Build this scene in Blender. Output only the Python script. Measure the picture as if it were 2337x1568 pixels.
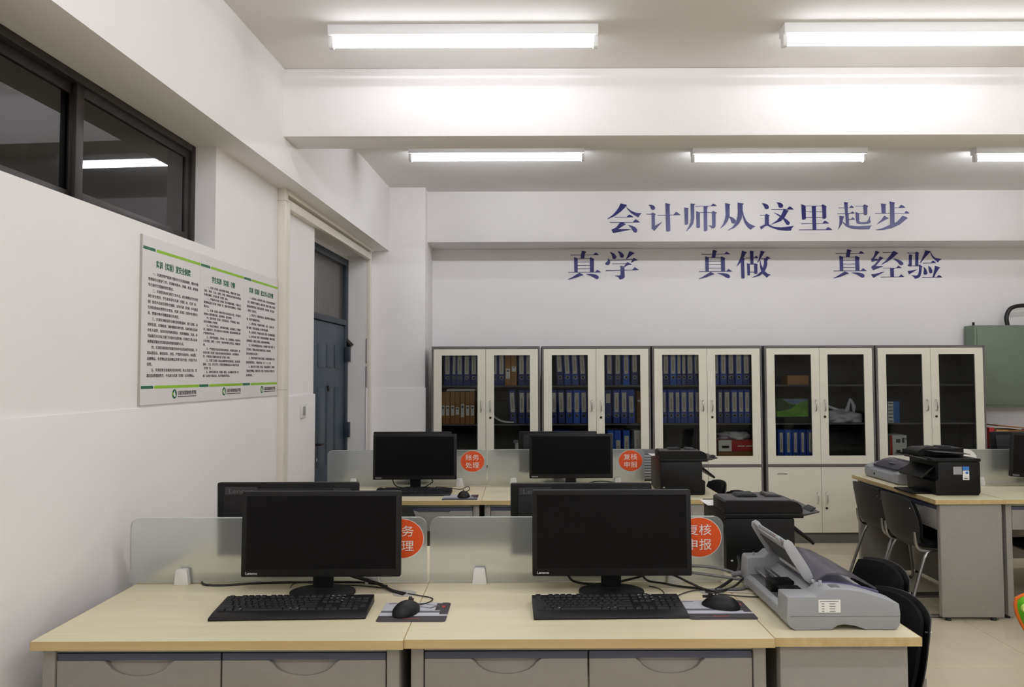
import bpy, bmesh, math, random
from mathutils import Matrix, Vector
random.seed(7)
PI = math.pi
scene = bpy.context.scene
COL = scene.collection
for _o in list(bpy.data.objects):
    bpy.data.objects.remove(_o)

# ------------------------------------------------------------------ camera
CAM_H = 1.54
cam_d = bpy.data.cameras.new('camera')
cam = bpy.data.objects.new('camera', cam_d)
COL.objects.link(cam)
cam_d.sensor_fit = 'HORIZONTAL'
cam_d.sensor_width = 36.0
cam_d.lens = 1700.0 / 2337.0 * 36.0
cam_d.shift_x = (1168.5 - 1190.0) / 2337.0
cam_d.clip_start = 0.05
cam_d.clip_end = 60
cam.matrix_world = (Matrix.Translation((0, 0, CAM_H)) @ Matrix.Rotation(PI / 2 + math.radians(2.39), 4, 'X')
                    @ Matrix.Rotation(math.radians(-0.17), 4, 'Z'))
scene.camera = cam

# ------------------------------------------------------------------ world, exposure (night outside)
w = bpy.data.worlds.new('night')
scene.world = w
w.use_nodes = True
w.node_tree.nodes['Background'].inputs[0].default_value = (0.012, 0.014, 0.02, 1)
w.node_tree.nodes['Background'].inputs[1].default_value = 1.0
scene.view_settings.view_transform = 'Standard'
scene.view_settings.look = 'None'
scene.view_settings.gamma = 1.0
scene.view_settings.use_curve_mapping = False
scene.view_settings.exposure = 0.0
try:
    scene.cycles.use_denoising = True
    scene.cycles.max_bounces = 10
    scene.cycles.diffuse_bounces = 5
    scene.cycles.sample_clamp_indirect = 6.0
    scene.cycles.caustics_reflective = False
    scene.cycles.caustics_refractive = False
except Exception:
    pass
TUBE_POWER = (15.5, 44.0, 67.0)          # emission strength of the tubes: front row, rear row, added rows above and behind the camera

# ------------------------------------------------------------------ materials
def lin(c):
    return tuple(((v / 255.0) / 12.92 if v / 255.0 <= 0.04045 else ((v / 255.0 + 0.055) / 1.055) ** 2.4) for v in c)

MATS = {}
def mat(name, rgb, rough=0.6, metal=0.0, var=0.06, scale=12.0, bump=0.0, bscale=60.0, spec=0.5, stretch=None, coat=0.0):
    """procedural material: sRGB colour varied by noise, optional fine bump"""
    if name in MATS:
        return MATS[name]
    m = bpy.data.materials.new(name)
    m.use_nodes = True
    nt = m.node_tree
    b = nt.nodes['Principled BSDF']
    c = lin(rgb)
    tc = nt.nodes.new('ShaderNodeTexCoord')
    src = tc.outputs['Object']
    if stretch:
        mp = nt.nodes.new('ShaderNodeMapping')
        mp.inputs['Scale'].default_value = stretch
        nt.links.new(src, mp.inputs['Vector'])
        src = mp.outputs['Vector']
    nz = nt.nodes.new('ShaderNodeTexNoise')
    nz.inputs['Scale'].default_value = scale
    nz.inputs['Detail'].default_value = 4
    nt.links.new(src, nz.inputs['Vector'])
    rp = nt.nodes.new('ShaderNodeValToRGB')
    rp.color_ramp.elements[0].position = 0.3
    rp.color_ramp.elements[1].position = 0.7
    rp.color_ramp.elements[0].color = tuple(max(0, v * (1 - var)) for v in c) + (1,)
    rp.color_ramp.elements[1].color = tuple(min(1, v * (1 + var)) for v in c) + (1,)
    nt.links.new(nz.outputs['Fac'], rp.inputs['Fac'])
    nt.links.new(rp.outputs['Color'], b.inputs['Base Color'])
    b.inputs['Roughness'].default_value = rough
    b.inputs['Metallic'].default_value = metal
    b.inputs['Specular IOR Level'].default_value = spec
    b.inputs['Coat Weight'].default_value = coat
    if bump:
        n2 = nt.nodes.new('ShaderNodeTexNoise')
        n2.inputs['Scale'].default_value = bscale
        n2.inputs['Detail'].default_value = 5
        nt.links.new(src, n2.inputs['Vector'])
        bp = nt.nodes.new('ShaderNodeBump')
        bp.inputs['Strength'].default_value = bump
        bp.inputs['Distance'].default_value = 0.01
        nt.links.new(n2.outputs['Fac'], bp.inputs['Height'])
        nt.links.new(bp.outputs['Normal'], b.inputs['Normal'])
    MATS[name] = m
    return m

def glass_mat(name, tint, rough=0.02, ior=1.5):
    """flat pane: tinted see-through layer under a mirror-like surface reflection"""
    m = bpy.data.materials.new(name)
    m.use_nodes = True
    nt = m.node_tree
    nt.nodes.remove(nt.nodes['Principled BSDF'])
    out = nt.nodes['Material Output']
    tr = nt.nodes.new('ShaderNodeBsdfTransparent')
    tr.inputs['Color'].default_value = tint + (1,)
    gl = nt.nodes.new('ShaderNodeBsdfGlossy')
    gl.inputs['Roughness'].default_value = rough
    gl.inputs['Color'].default_value = (1, 1, 1, 1)
    fr = nt.nodes.new('ShaderNodeFresnel')
    fr.inputs['IOR'].default_value = ior
    mx = nt.nodes.new('ShaderNodeMixShader')
    nt.links.new(fr.outputs['Fac'], mx.inputs['Fac'])
    nt.links.new(tr.outputs[0], mx.inputs[1])
    nt.links.new(gl.outputs[0], mx.inputs[2])
    nt.links.new(mx.outputs[0], out.inputs['Surface'])
    MATS[name] = m
    return m

def emit_mat(name, rgb, strength):
    m = bpy.data.materials.new(name)
    m.use_nodes = True
    nt = m.node_tree
    b = nt.nodes['Principled BSDF']
    b.inputs['Base Color'].default_value = (0.9, 0.9, 0.9, 1)
    b.inputs['Emission Color'].default_value = rgb + (1,)
    b.inputs['Emission Strength'].default_value = strength
    MATS[name] = m
    return m

def wood_mat(name, light, dark):
    m = bpy.data.materials.new(name)
    m.use_nodes = True
    nt = m.node_tree
    b = nt.nodes['Principled BSDF']
    tc = nt.nodes.new('ShaderNodeTexCoord')
    mp = nt.nodes.new('ShaderNodeMapping')
    mp.inputs['Scale'].default_value = (0.9, 14.0, 14.0)
    nt.links.new(tc.outputs['Object'], mp.inputs['Vector'])
    nz = nt.nodes.new('ShaderNodeTexNoise')
    nz.inputs['Scale'].default_value = 2.2
    nz.inputs['Detail'].default_value = 6
    nz.inputs['Roughness'].default_value = 0.6
    nt.links.new(mp.outputs['Vector'], nz.inputs['Vector'])
    rp = nt.nodes.new('ShaderNodeValToRGB')
    rp.color_ramp.elements[0].position = 0.32
    rp.color_ramp.elements[1].position = 0.68
    rp.color_ramp.elements[0].color = lin(dark) + (1,)
    rp.color_ramp.elements[1].color = lin(light) + (1,)
    nt.links.new(nz.outputs['Fac'], rp.inputs['Fac'])
    nt.links.new(rp.outputs['Color'], b.inputs['Base Color'])
    b.inputs['Roughness'].default_value = 0.42
    MATS[name] = m
    return m

def frosted_mat(name):
    m = bpy.data.materials.new(name)
    m.use_nodes = True
    nt = m.node_tree
    b = nt.nodes['Principled BSDF']
    nz = nt.nodes.new('ShaderNodeTexNoise')
    nz.inputs['Scale'].default_value = 260
    bp = nt.nodes.new('ShaderNodeBump')
    bp.inputs['Strength'].default_value = 0.15
    bp.inputs['Distance'].default_value = 0.002
    nt.links.new(nz.outputs['Fac'], bp.inputs['Height'])
    nt.links.new(bp.outputs['Normal'], b.inputs['Normal'])
    b.inputs['Base Color'].default_value = (0.90, 0.925, 0.91, 1)
    b.inputs['Roughness'].default_value = 0.40
    b.inputs['Transmission Weight'].default_value = 0.80
    b.inputs['IOR'].default_value = 1.15
    MATS[name] = m
    return m

mat('wall_paint', (239, 236, 235), 0.92, var=0.015, scale=1.6, bump=0.12, bscale=35, spec=0.2)
mat('ceiling_paint', (232, 229, 227), 0.95, var=0.02, scale=1.2, bump=0.1, bscale=30, spec=0.1)
mat('trunking', (228, 222, 211), 0.5, var=0.03, scale=6)
mat('floor_tile', (216, 206, 178), 0.14, var=0.05, scale=3.0, spec=0.5)
mat('grout', (150, 138, 114), 0.9)
wood_mat('maple', (226, 219, 188), (219, 210, 175))
wood_mat('maple_edge', (198, 176, 128), (184, 158, 108))
mat('desk_steel', (146, 142, 137), 0.5, var=0.03, scale=30, spec=0.35)
mat('drawer_strip', (74, 78, 98), 0.5, var=0.04)
mat('black_plastic', (14, 14, 15), 0.5, var=0.08, bump=0.05, bscale=400, spec=0.3)
mat('dark_plastic', (32, 31, 31), 0.5, var=0.08, bump=0.05, bscale=400)
mat('screen_black', (5, 5, 6), 0.35, var=0.02, spec=0.14)
mat('key_black', (24, 24, 27), 0.5, var=0.06)
mat('legend_white', (214, 214, 214), 0.5)
mat('logo_silver', (214, 214, 212), 0.4)
mat('logo_dark', (92, 92, 92), 0.4)
mat('plate_grey', (46, 45, 46), 0.5)
frosted_mat('frosted')
mat('frosted_highlight', (196, 206, 200), 0.3)  # pale tone standing in for the highlight along the sheet's top edge
mat('clip_white', (226, 226, 224), 0.4, var=0.02)
mat('sticker_orange', (226, 82, 22), 0.55, var=0.03)
mat('sticker_white', (240, 238, 234), 0.6, var=0.02)
mat('cabinet_grey', (98, 95, 94), 0.5, var=0.03)
mat('cabinet_shade', (58, 56, 55), 0.6, var=0.04)  # cabinet steel darkened to paint in the shade of the interior
mat('cabinet_cream', (226, 223, 208), 0.45, var=0.015, scale=4)
glass_mat('cabinet_glass', (0.76, 0.77, 0.76), 0.01, 1.2)
glass_mat('window_glass', (0.10, 0.11, 0.12), 0.015, 1.75)
mat('transom_glass', (78, 75, 70), 0.22, var=0.25, scale=5, stretch=(1, 6, 1))
mat('chrome', (206, 206, 206), 0.22, metal=1.0, var=0.02)
mat('steel_tube', (150, 148, 148), 0.3, metal=0.9, var=0.03)
mat('binder_blue', (36, 70, 164), 0.5, var=0.08)
mat('binder_navy', (32, 50, 116), 0.5, var=0.08)
mat('binder_bright', (34, 92, 196), 0.5, var=0.08)
mat('binder_white', (206, 204, 200), 0.5)
mat('spine_label', (214, 208, 196), 0.8, var=0.04, scale=40)
mat('label_ink', (92, 92, 98), 0.8)
mat('faint_ink', (176, 168, 156), 0.8)
mat('kraft', (168, 126, 76), 0.85, var=0.08, scale=20)
mat('kraft_dark', (136, 96, 52), 0.85, var=0.1, scale=20)
mat('paper_white', (232, 231, 228), 0.8, var=0.02)
mat('box_red', (176, 36, 40), 0.6)
mat('box_blue', (52, 118, 196), 0.6)
mat('picture_green', (104, 160, 36), 0.5, var=0.35, scale=16)
mat('picture_hill', (52, 74, 34), 0.5, var=0.3, scale=20)
mat('picture_sky', (120, 136, 170), 0.5, var=0.2, scale=10)
mat('window_frame', (42, 36, 33), 0.5, var=0.3, scale=9)
mat('door_paint', (56, 70, 82), 0.45, var=0.06, scale=5)
mat('door_dark', (34, 46, 56), 0.45, var=0.06)
mat('iron', (52, 42, 38), 0.4, metal=0.6)
mat('slogan_blue', (26, 26, 104), 0.35, var=0.04)
mat('board_white', (226, 222, 222), 0.5, var=0.01, scale=2)
mat('board_edge', (176, 172, 166), 0.5)
mat('print_dark_green', (34, 98, 70), 0.6)
mat('print_lime', (146, 190, 44), 0.6)
mat('print_ink', (74, 66, 70), 0.7)
mat('cloth_black', (17, 17, 18), 0.95, var=0.15, scale=200, bump=0.3, bscale=500, spec=0.15)
mat('shell_black', (30, 30, 29), 0.55, var=0.05)
mat('printer_grey', (150, 152, 155), 0.5, var=0.025, bump=0.06, bscale=500)
mat('printer_grey_light', (166, 168, 170), 0.45, var=0.025)
mat('printer_grey_dark', (92, 92, 95), 0.5, var=0.04)
def smoky_mat(name):
    """thin tinted plastic: part see-through, part milky"""
    m = bpy.data.materials.new(name); m.use_nodes = True
    nt = m.node_tree; b = nt.nodes['Principled BSDF']
    nz = nt.nodes.new('ShaderNodeTexNoise'); nz.inputs['Scale'].default_value = 9
    rp = nt.nodes.new('ShaderNodeValToRGB')
    rp.color_ramp.elements[0].color = lin((92, 90, 100)) + (1,); rp.color_ramp.elements[1].color = lin((112, 110, 120)) + (1,)
    nt.links.new(nz.outputs['Fac'], rp.inputs['Fac']); nt.links.new(rp.outputs['Color'], b.inputs['Base Color'])
    b.inputs['Roughness'].default_value = 0.25
    tr = nt.nodes.new('ShaderNodeBsdfTransparent'); tr.inputs['Color'].default_value = (0.62, 0.6, 0.68, 1)
    mx = nt.nodes.new('ShaderNodeMixShader'); mx.inputs['Fac'].default_value = 0.55
    nt.links.new(tr.outputs[0], mx.inputs[1]); nt.links.new(b.outputs[0], mx.inputs[2])
    nt.links.new(mx.outputs[0], nt.nodes['Material Output'].inputs['Surface'])
    MATS[name] = m
smoky_mat('smoky_plastic')
mat('smoky_edge', (74, 72, 104), 0.3)
mat('roller_white', (212, 212, 212), 0.4)
mat('mfp_black', (8, 8, 8), 0.45, var=0.08, bump=0.04, bscale=500, spec=0.25)
mat('mfp_grey', (58, 55, 55), 0.5, var=0.05, spec=0.35)
mat('pad_dark', (60, 56, 58), 0.75, var=0.05)
mat('pad_grey', (188, 190, 198), 0.7, var=0.04)
mat('pad_stripe', (92, 90, 96), 0.7)
mat('pad_red', (176, 66, 56), 0.7)
mat('cable_black', (16, 16, 16), 0.5)
mat('cable_grey', (110, 110, 112), 0.5)
mat('cable_white', (206, 200, 190), 0.5)
mat('grommet', (168, 168, 164), 0.5)
mat('meter_green', (108, 122, 104), 0.5, var=0.03)
mat('cushion_green', (92, 176, 24), 0.85, var=0.18, scale=18)
mat('cushion_pale', (190, 220, 110), 0.85, var=0.08)
mat('cushion_orange', (214, 104, 28), 0.85, var=0.08)
mat('bag_plastic', (206, 208, 212), 0.35, var=0.12, scale=14, bump=0.4, bscale=30)
mat('switch_plastic', (222, 220, 216), 0.4)
mat('rocker_grey', (150, 148, 146), 0.4)
mat('foot_black', (22, 22, 22), 0.7)
for _k in range(3): emit_mat('tube_light_%d' % _k, (0.925, 0.945, 1.0), TUBE_POWER[_k])
mat('lamp_housing', (236, 236, 236), 0.4, var=0.01)

# ------------------------------------------------------------------ mesh helpers
class MB:
    def __init__(s):
        s.bm = bmesh.new()
    def box(s, x0, x1, y0, y1, z0, z1, M=None):
        vs = [s.bm.verts.new((x, y, z)) for x in (x0, x1) for y in (y0, y1) for z in (z0, z1)]
        for f in ((0, 1, 3, 2), (4, 6, 7, 5), (0, 4, 5, 1), (2, 3, 7, 6), (0, 2, 6, 4), (1, 5, 7, 3)):
            s.bm.faces.new([vs[i] for i in f])
        if M is not None:
            bmesh.ops.transform(s.bm, matrix=M, verts=vs)
        return s
    def prism(s, pts, a, b, axis='Y'):
        """2D outline extruded from a to b along an axis (X: pts are y,z; Y: pts are x,z; Z: pts are x,y)"""
        def P(p, t):
            if axis == 'X': return (t, p[0], p[1])
            if axis == 'Y': return (p[0], t, p[1])
            return (p[0], p[1], t)
        A = [s.bm.verts.new(P(p, a)) for p in pts]
        B = [s.bm.verts.new(P(p, b)) for p in pts]
        n = len(pts)
        s.bm.faces.new(A)
        s.bm.faces.new(B[::-1])
        for i in range(n):
            s.bm.faces.new([A[i], B[i], B[(i + 1) % n], A[(i + 1) % n]])
        return s
    def cyl(s, p, q, r, r2=None, n=16, caps=True):
        p = Vector(p); q = Vector(q)
        r2 = r if r2 is None else r2
        d = (q - p).normalized()
        u = d.orthogonal().normalized(); v = d.cross(u)
        A = []; B = []
        for i in range(n):
            t = 2 * PI * i / n
            e = u * math.cos(t) + v * math.sin(t)
            A.append(s.bm.verts.new(p + e * r)); B.append(s.bm.verts.new(q + e * r2))
        for i in range(n):
            s.bm.faces.new([A[i], A[(i + 1) % n], B[(i + 1) % n], B[i]])
        if caps:
            s.bm.faces.new(A[::-1]); s.bm.faces.new(B)
        return s
    def tube(s, pts, r, n=8, sub=0, caps=True):
        P = [Vector(p) for p in pts]
        if sub:
            Q = []
            for i in range(len(P) - 1):
                p0 = P[max(i - 1, 0)]; p1 = P[i]; p2 = P[i + 1]; p3 = P[min(i + 2, len(P) - 1)]
                for k in range(sub):
                    t = k / sub
                    Q.append(0.5 * ((2 * p1) + (p2 - p0) * t + (2 * p0 - 5 * p1 + 4 * p2 - p3) * t * t
                                    + (3 * p1 - p0 - 3 * p2 + p3) * t ** 3))
            Q.append(P[-1]); P = Q
        rings = []
        u = None
        for i, p in enumerate(P):
            d = (P[min(i + 1, len(P) - 1)] - P[max(i - 1, 0)]).normalized()
            if u is None:
                u = d.orthogonal().normalized()
            else:
                u = (u - d * u.dot(d))
                u = u.normalized() if u.length > 1e-6 else d.orthogonal().normalized()
            v = d.cross(u)
            rings.append([s.bm.verts.new(p + (u * math.cos(2 * PI * k / n) + v * math.sin(2 * PI * k / n)) * r) for k in range(n)])
        for a, b in zip(rings, rings[1:]):
            for k in range(n):
                s.bm.faces.new([a[k], a[(k + 1) % n], b[(k + 1) % n], b[k]])
        if caps:
            s.bm.faces.new(rings[0][::-1]); s.bm.faces.new(rings[-1])
        return s
    def grid(s, f, nu, nv, close=True):
        """closed pad: f(u,v,side) with u,v in -1..1, side +1/-1"""
        top = [[s.bm.verts.new(f(-1 + 2 * i / nu, -1 + 2 * j / nv, 1)) for j in range(nv + 1)] for i in range(nu + 1)]
        bot = [[s.bm.verts.new(f(-1 + 2 * i / nu, -1 + 2 * j / nv, -1)) for j in range(nv + 1)] for i in range(nu + 1)]
        for i in range(nu):
            for j in range(nv):
                s.bm.faces.new([top[i][j], top[i + 1][j], top[i + 1][j + 1], top[i][j + 1]])
                s.bm.faces.new([bot[i][j], bot[i][j + 1], bot[i + 1][j + 1], bot[i + 1][j]])
        rim = [(i, 0) for i in range(nu)] + [(nu, j) for j in range(nv)] + [(i, nv) for i in range(nu, 0, -1)] + [(0, j) for j in range(nv, 0, -1)]
        for k in range(len(rim)):
            a = rim[k]; b = rim[(k + 1) % len(rim)]
            s.bm.faces.new([bot[a[0]][a[1]], bot[b[0]][b[1]], top[b[0]][b[1]], top[a[0]][a[1]]])
        return s
    def poly(s, pts, y, t):
        """flat outline in the xz plane with thickness t towards -y"""
        return s.prism(pts, y, y - t, 'Y')
    def mesh(s, name, bevel=0.0, seg=2, smooth=True, ang=35):
        bm = s.bm
        bmesh.ops.recalc_face_normals(bm, faces=bm.faces[:])
        if bevel:
            ed = [e for e in bm.edges if len(e.link_faces) == 2 and e.calc_face_angle(0) > math.radians(30)]
            bmesh.ops.bevel(bm, geom=ed, offset=bevel, segments=seg, profile=0.5, affect='EDGES', clamp_overlap=True)
        me = bpy.data.meshes.new(name)
        bm.to_mesh(me); bm.free()
        if smooth:
            me.polygons.foreach_set('use_smooth', [True] * len(me.polygons))
            me.set_sharp_from_angle(angle=math.radians(ang))
        return me
    def build(s, name, m, parent=None, bevel=0.0, seg=2, smooth=True, loc=None, rot=None, ang=35):
        me = s.mesh(name, bevel, seg, smooth, ang)
        return obj(name, me, m, parent, loc, rot)

def obj(name, me, m=None, parent=None, loc=None, rot=None):
    if m is not None and not len(me.materials):
        me.materials.append(MATS[m])
    o = bpy.data.objects.new(name, me)
    COL.objects.link(o)
    if parent is not None: o.parent = parent
    if loc is not None: o.location = loc
    if rot is not None: o.rotation_euler = rot
    return o

def thing(name, label, cat, loc=(0, 0, 0), rz=0.0, group=None):
    o = bpy.data.objects.new(name, None)
    o.empty_display_size = 0.1
    COL.objects.link(o)
    o.location = loc; o.rotation_euler = (0, 0, rz)
    tag(o, label, cat, group)
    return o
def tag(o, label, cat, group=None):
    o['label'] = label; o['category'] = cat
    if group: o['group'] = group
    return o
def struct(o):
    o['kind'] = 'structure'
    return o
def rrect(x0, x1, z0, z1, r, n=5, corners=(1, 1, 1, 1)):
    """rounded rectangle outline, corners: bl, br, tr, tl"""
    out = []
    for (cx, cz, a0, on, px, pz) in ((x0 + r, z0 + r, PI, corners[0], x0, z0), (x1 - r, z0 + r, 1.5 * PI, corners[1], x1, z0),
                                     (x1 - r, z1 - r, 0, corners[2], x1, z1), (x0 + r, z1 - r, 0.5 * PI, corners[3], x0, z1)):
        if on:
            for k in range(n + 1):
                t = a0 + 0.5 * PI * k / n
                out.append((cx + r * math.cos(t), cz + r * math.sin(t)))
        else:
            out.append((px, pz))
    return out
def ellipse(cx, cz, rx, rz, n=48):
    return [(cx + rx * math.cos(2 * PI * k / n), cz + rz * math.sin(2 * PI * k / n)) for k in range(n)]

# lettering: outlines of the built-in font turned into flat meshes, made once each before the scene fills up
TEXT = {}
def text_mesh(key, body, size, align='LEFT', line=1.0, xs=1.0, thick=0.0004, res=2, bold=0.0):
    c = bpy.data.curves.new(key, 'FONT')
    c.body = body; c.size = size; c.align_x = align; c.space_line = line
    c.resolution_u = res; c.extrude = thick; c.offset = bold
    o = bpy.data.objects.new(key, c)
    COL.objects.link(o)
    bpy.context.view_layer.update()
    dg = bpy.context.evaluated_depsgraph_get()
    me = bpy.data.meshes.new_from_object(o.evaluated_get(dg))
    me.transform(Matrix.Diagonal((xs, 1, 1, 1)))
    bpy.data.objects.remove(o); bpy.data.curves.remove(c)
    me.name = key
    TEXT[key] = me
    return me
def text_obj(key, m, parent, loc, rot=(PI / 2, 0, 0), name='lettering'):
    me = TEXT[key].copy()
    me.materials.clear()
    me.materials.append(MATS[m])
    return obj(name, me, m, parent, loc, rot)

def fit(key, wd=None, ht=None):
    """scale a lettering mesh to a given width and height, origin at its lower left"""
    me = TEXT[key]
    xs = [v.co.x for v in me.vertices]; ys = [v.co.y for v in me.vertices]
    x0, x1, y0, y1 = min(xs), max(xs), min(ys), max(ys)
    sx = wd / (x1 - x0) if wd else 1.0
    sy = ht / (y1 - y0) if ht else 1.0
    if not wd: sx = sy
    if not ht: sy = sx
    me.transform(Matrix.Diagonal((sx, sy, 1, 1)) @ Matrix.Translation((-x0, -y0, 0)))
    return me

T1 = """　　一、实训室要严格遵守国家安全法律和制度，做好环境
管理和安全防护工作，定期检查防火、防爆、防盗、防事故
等方面安全措施的落实情况。
　　二、实训室须对实训室工作人员、相关教师及学生经常
进行安全教育，学生初次进行实训（实验）前，实训（实
验）指导人员应宣讲安全制度，以及实训（实验）中可能发
生的危险和必要的安全常识。实训（实验）过程中实训室人
员、授课老师不得随意离开实训室。
　　三、实训室须配备符合规定的消防器材，放于显眼、易
用的位置，定期检查，随时确保有效可用，各种消防设备应
有专人保管，保持良好的使用状态，如发现破损、失效，应
书面报告安全保卫部门予以补充或更换；实训室工作人员必
须熟练掌握各类消防器材的使用操作方法。
　　四、实训室须按要求装配室内水电设备和管线线路，不
准私搭乱拉、随意拆装、改造，严禁超负荷用电，对易燃、
易爆物品、有害物品及辐射物品等要专柜专放，并指定专人
保管。
　　五、实训室要注意保持良好的环境，防止造成污染；仪
器设备要摆放整齐，不存放与实训（实验）无关的物品。"""
T2 = """　　一、实训（实验）前必须预习教材，明确实训（实验）
目的、要求、方法、原理、步骤，熟悉所用仪器设备的性能
及操作规程，作好实训（实验）准备。
　　二、严格遵守实训（实验）室各项规章制度，不得无关
携带物品进入实训（实验）室，保持室内安静整洁，不得随
意走动。
　　三、实训（实验）时应注意人身及设备安全，发生意外
事故应立即切断电源，保持现场，报告教师。
　　四、爱护实训（实验）室仪器设备，严禁吸烟、饮食、
乱扔杂物和大声喧哗。
　　五、听从老师指导，遵守操作规程，认真操作，仔细观
察，积极思考，努力培养自己分析问题、解决问题的能力和
严谨的科学作风。
　　六、爱护仪器设备，节约水、电、实验耗材，凡损坏或
丢失仪器、材料、工具等，均应及时报告并登记，按规定处
理。
　　七、严禁擅自开启或关闭实训电源，不得擅自操作、使
用本实训（实验）设备以外的任何其他设备；未经教师允
许，不得进行非规定的实训（实验）内容。
　　八、实训（实验）结束后须整理好仪器设备、清点使用
器材、工具，打扫卫生，经指导教师同意后方可离开实训
（实验）室。
　　九、按时完成实训（实验）报告，认真做好实训（实
验）后的复习和总结，真正掌握所学知识。"""
T3 = """　　一、认真负责，从事实训（实验）室内各项管理及教学
工作，按照教学大纲要求，做好实训（实验）准备工作和仪
器设备的维护保养，做好设备管理、安全检查，配合完成
（实验）开出任务。
　　二、努力学习，掌握业务技术，提高管理水平和服务质
量，培养严谨的科学作风。
　　三、遵守纪律，严格遵守实训室、设备、上岗及（实
验）制度，不得无故离岗，有事外出应请假。
　　四、认真管理，严格执行实训（实验）室各项规章制度。
　　五、遵守实训（实验）室的各项管理制度，做好日常设
备维修保养，做到工完料清，保持室内环境整洁。
　　六、负责各种仪器设备登记，每次做好实训（实验）室
安全检查，学期末对设备全面进行清点，如有损坏，
填写清单报告有关部门。
　　七、坚持严格遵守各项安全制度，经常检查消防安全及
防火防盗等情况，下班前关好水、电、气、门、窗。
　　八、做好实训（实验）室清洁、物品摆放整齐，做到科
学规范管理物品，做好实训（实验）室各类记录与档案工作
及其他事务。"""
text_mesh('t1', T1, 0.0167, line=1.6, res=1)
text_mesh('t2', T2, 0.0167, line=1.4, res=1)
text_mesh('t3', T3, 0.0167, line=1.6, res=1)
fit('t1', 0.436, 0.446); fit('t2', 0.424, 0.448); fit('t3', 0.42, 0.446)
text_mesh('h1', '实训（实验）室安全制度', 0.03, bold=0.0006); fit('h1', 0.30, 0.034)
text_mesh('h2', '学生实训（实验）守则', 0.03, bold=0.0006); fit('h2', 0.265, 0.033)
text_mesh('h3', '实训（实验）室工作人员守则', 0.03, bold=0.0006); fit('h3', 0.35, 0.033)
text_mesh('college', '石家庄科技职业技术学院', 0.02, bold=0.0002); fit('college', 0.172, 0.020)
text_mesh('stk1', '账务\n处理', 0.05, align='CENTER', line=1.25)
fit('stk1', 0.096, 0.096)
text_mesh('stk2', '复核\n申报', 0.05, align='CENTER', line=1.25)
fit('stk2', 0.096, 0.096)
text_mesh('brand', 'Lenovo', 0.03, bold=0.0004, thick=0.0003); fit('brand', 0.042, 0.0088)
text_mesh('brand_big', 'Lenovo', 0.03, thick=0.0004, bold=0.0002); fit('brand_big', 0.098, 0.0175)

# ================================================================== SETTING
ANG = math.radians(2.6)              # the left wall is slightly off square
WALL_LOC = (-1.542 - math.sin(ANG) * 3.8, 3.8 - math.cos(ANG) * 3.8, 0.0)
WALL_ROT = (0, 0, -ANG)              # local +x out of the wall into the room, local +y along the wall
def on_wall(o):
    o.location = WALL_LOC; o.rotation_euler = WALL_ROT
    return o
Z_CEIL = 3.30
XR = 5.7; YB = -2.3; YW = 7.49

# floor with separate tiles
fl = struct(MB().box(-2.2, XR + .2, YB - .2, YW + .2, -0.12, -0.004).build('floor', 'grout', smooth=False))
tile_me = MB().box(0.0015, 0.7985, 0.0015, 0.7985, -0.02, 0.0).mesh('floor_tile', bevel=0.0012, seg=1)
for i in range(-4, 10):
    for j in range(-4, 10):
        x = i * 0.8 + 0.35; y = j * 0.8 - 0.02
        if x < -2.9 or x + .8 > XR + .6 or y < YB - .4 or y + .8 > YW + .6: continue
        obj('floor_tile', tile_me, 'floor_tile', fl, (x, y, 0))

struct(MB().box(-2.2, XR + .2, YB - .2, YW + .2, Z_CEIL, Z_CEIL + 0.15).build('ceiling', 'ceiling_paint', smooth=False))
struct(MB().box(-2.2, XR + .2, YW, YW + 0.2, 0, Z_CEIL).build('wall_back', 'wall_paint', smooth=False))
struct(MB().box(XR, XR + .2, YB, YW, 0, Z_CEIL).build('wall_right', 'wall_paint', smooth=False))
struct(MB().box(-2.2, XR + .2, YB - .2, YB, 0, Z_CEIL).build('wall_rear', 'wall_paint', smooth=False))

# left wall with the window and door openings
WIN = (1.93, 3.735, 2.176, 2.70)
DOOR = (5.284, 6.75, 0.0, 2.62)
def wall_cells(mb, ss, zs, holes, x0, x1):
    for a, b in zip(ss, ss[1:]):
        for c, d in zip(zs, zs[1:]):
            ms, mz = (a + b) / 2, (c + d) / 2
            if any(h[0] < ms < h[1] and h[2] < mz < h[3] for h in holes): continue
            mb.box(x0, x1, a, b, c, d)
    bmesh.ops.remove_doubles(mb.bm, verts=mb.bm.verts[:], dist=1e-5)
    seen = {}
    for f in mb.bm.faces[:]:
        k = tuple(round(v, 4) for v in f.calc_center_median())
        seen.setdefault(k, []).append(f)
    bmesh.ops.delete(mb.bm, geom=[f for l in seen.values() if len(l) > 1 for f in l], context='FACES')
    return mb
wl = wall_cells(MB(), [-3.4, WIN[0], WIN[1], DOOR[0], DOOR[1], 7.25], [0, WIN[2], DOOR[3], WIN[3], Z_CEIL],
                [WIN, DOOR], -0.24, 0.0)
wall_left = struct(on_wall(wl.build('wall_left', 'wall_paint', smooth=False)))
# thicker lower plaster
struct(on_wall(MB().box(0.0, 0.011, -3.3, 5.297, 0, 1.408).build('trim_1', 'wall_paint', bevel=0.003)))
struct(on_wall(MB().box(0.0, 0.011, 6.742, 6.93, 0, 1.418).build('trim_2', 'wall_paint', bevel=0.003)))
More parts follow.
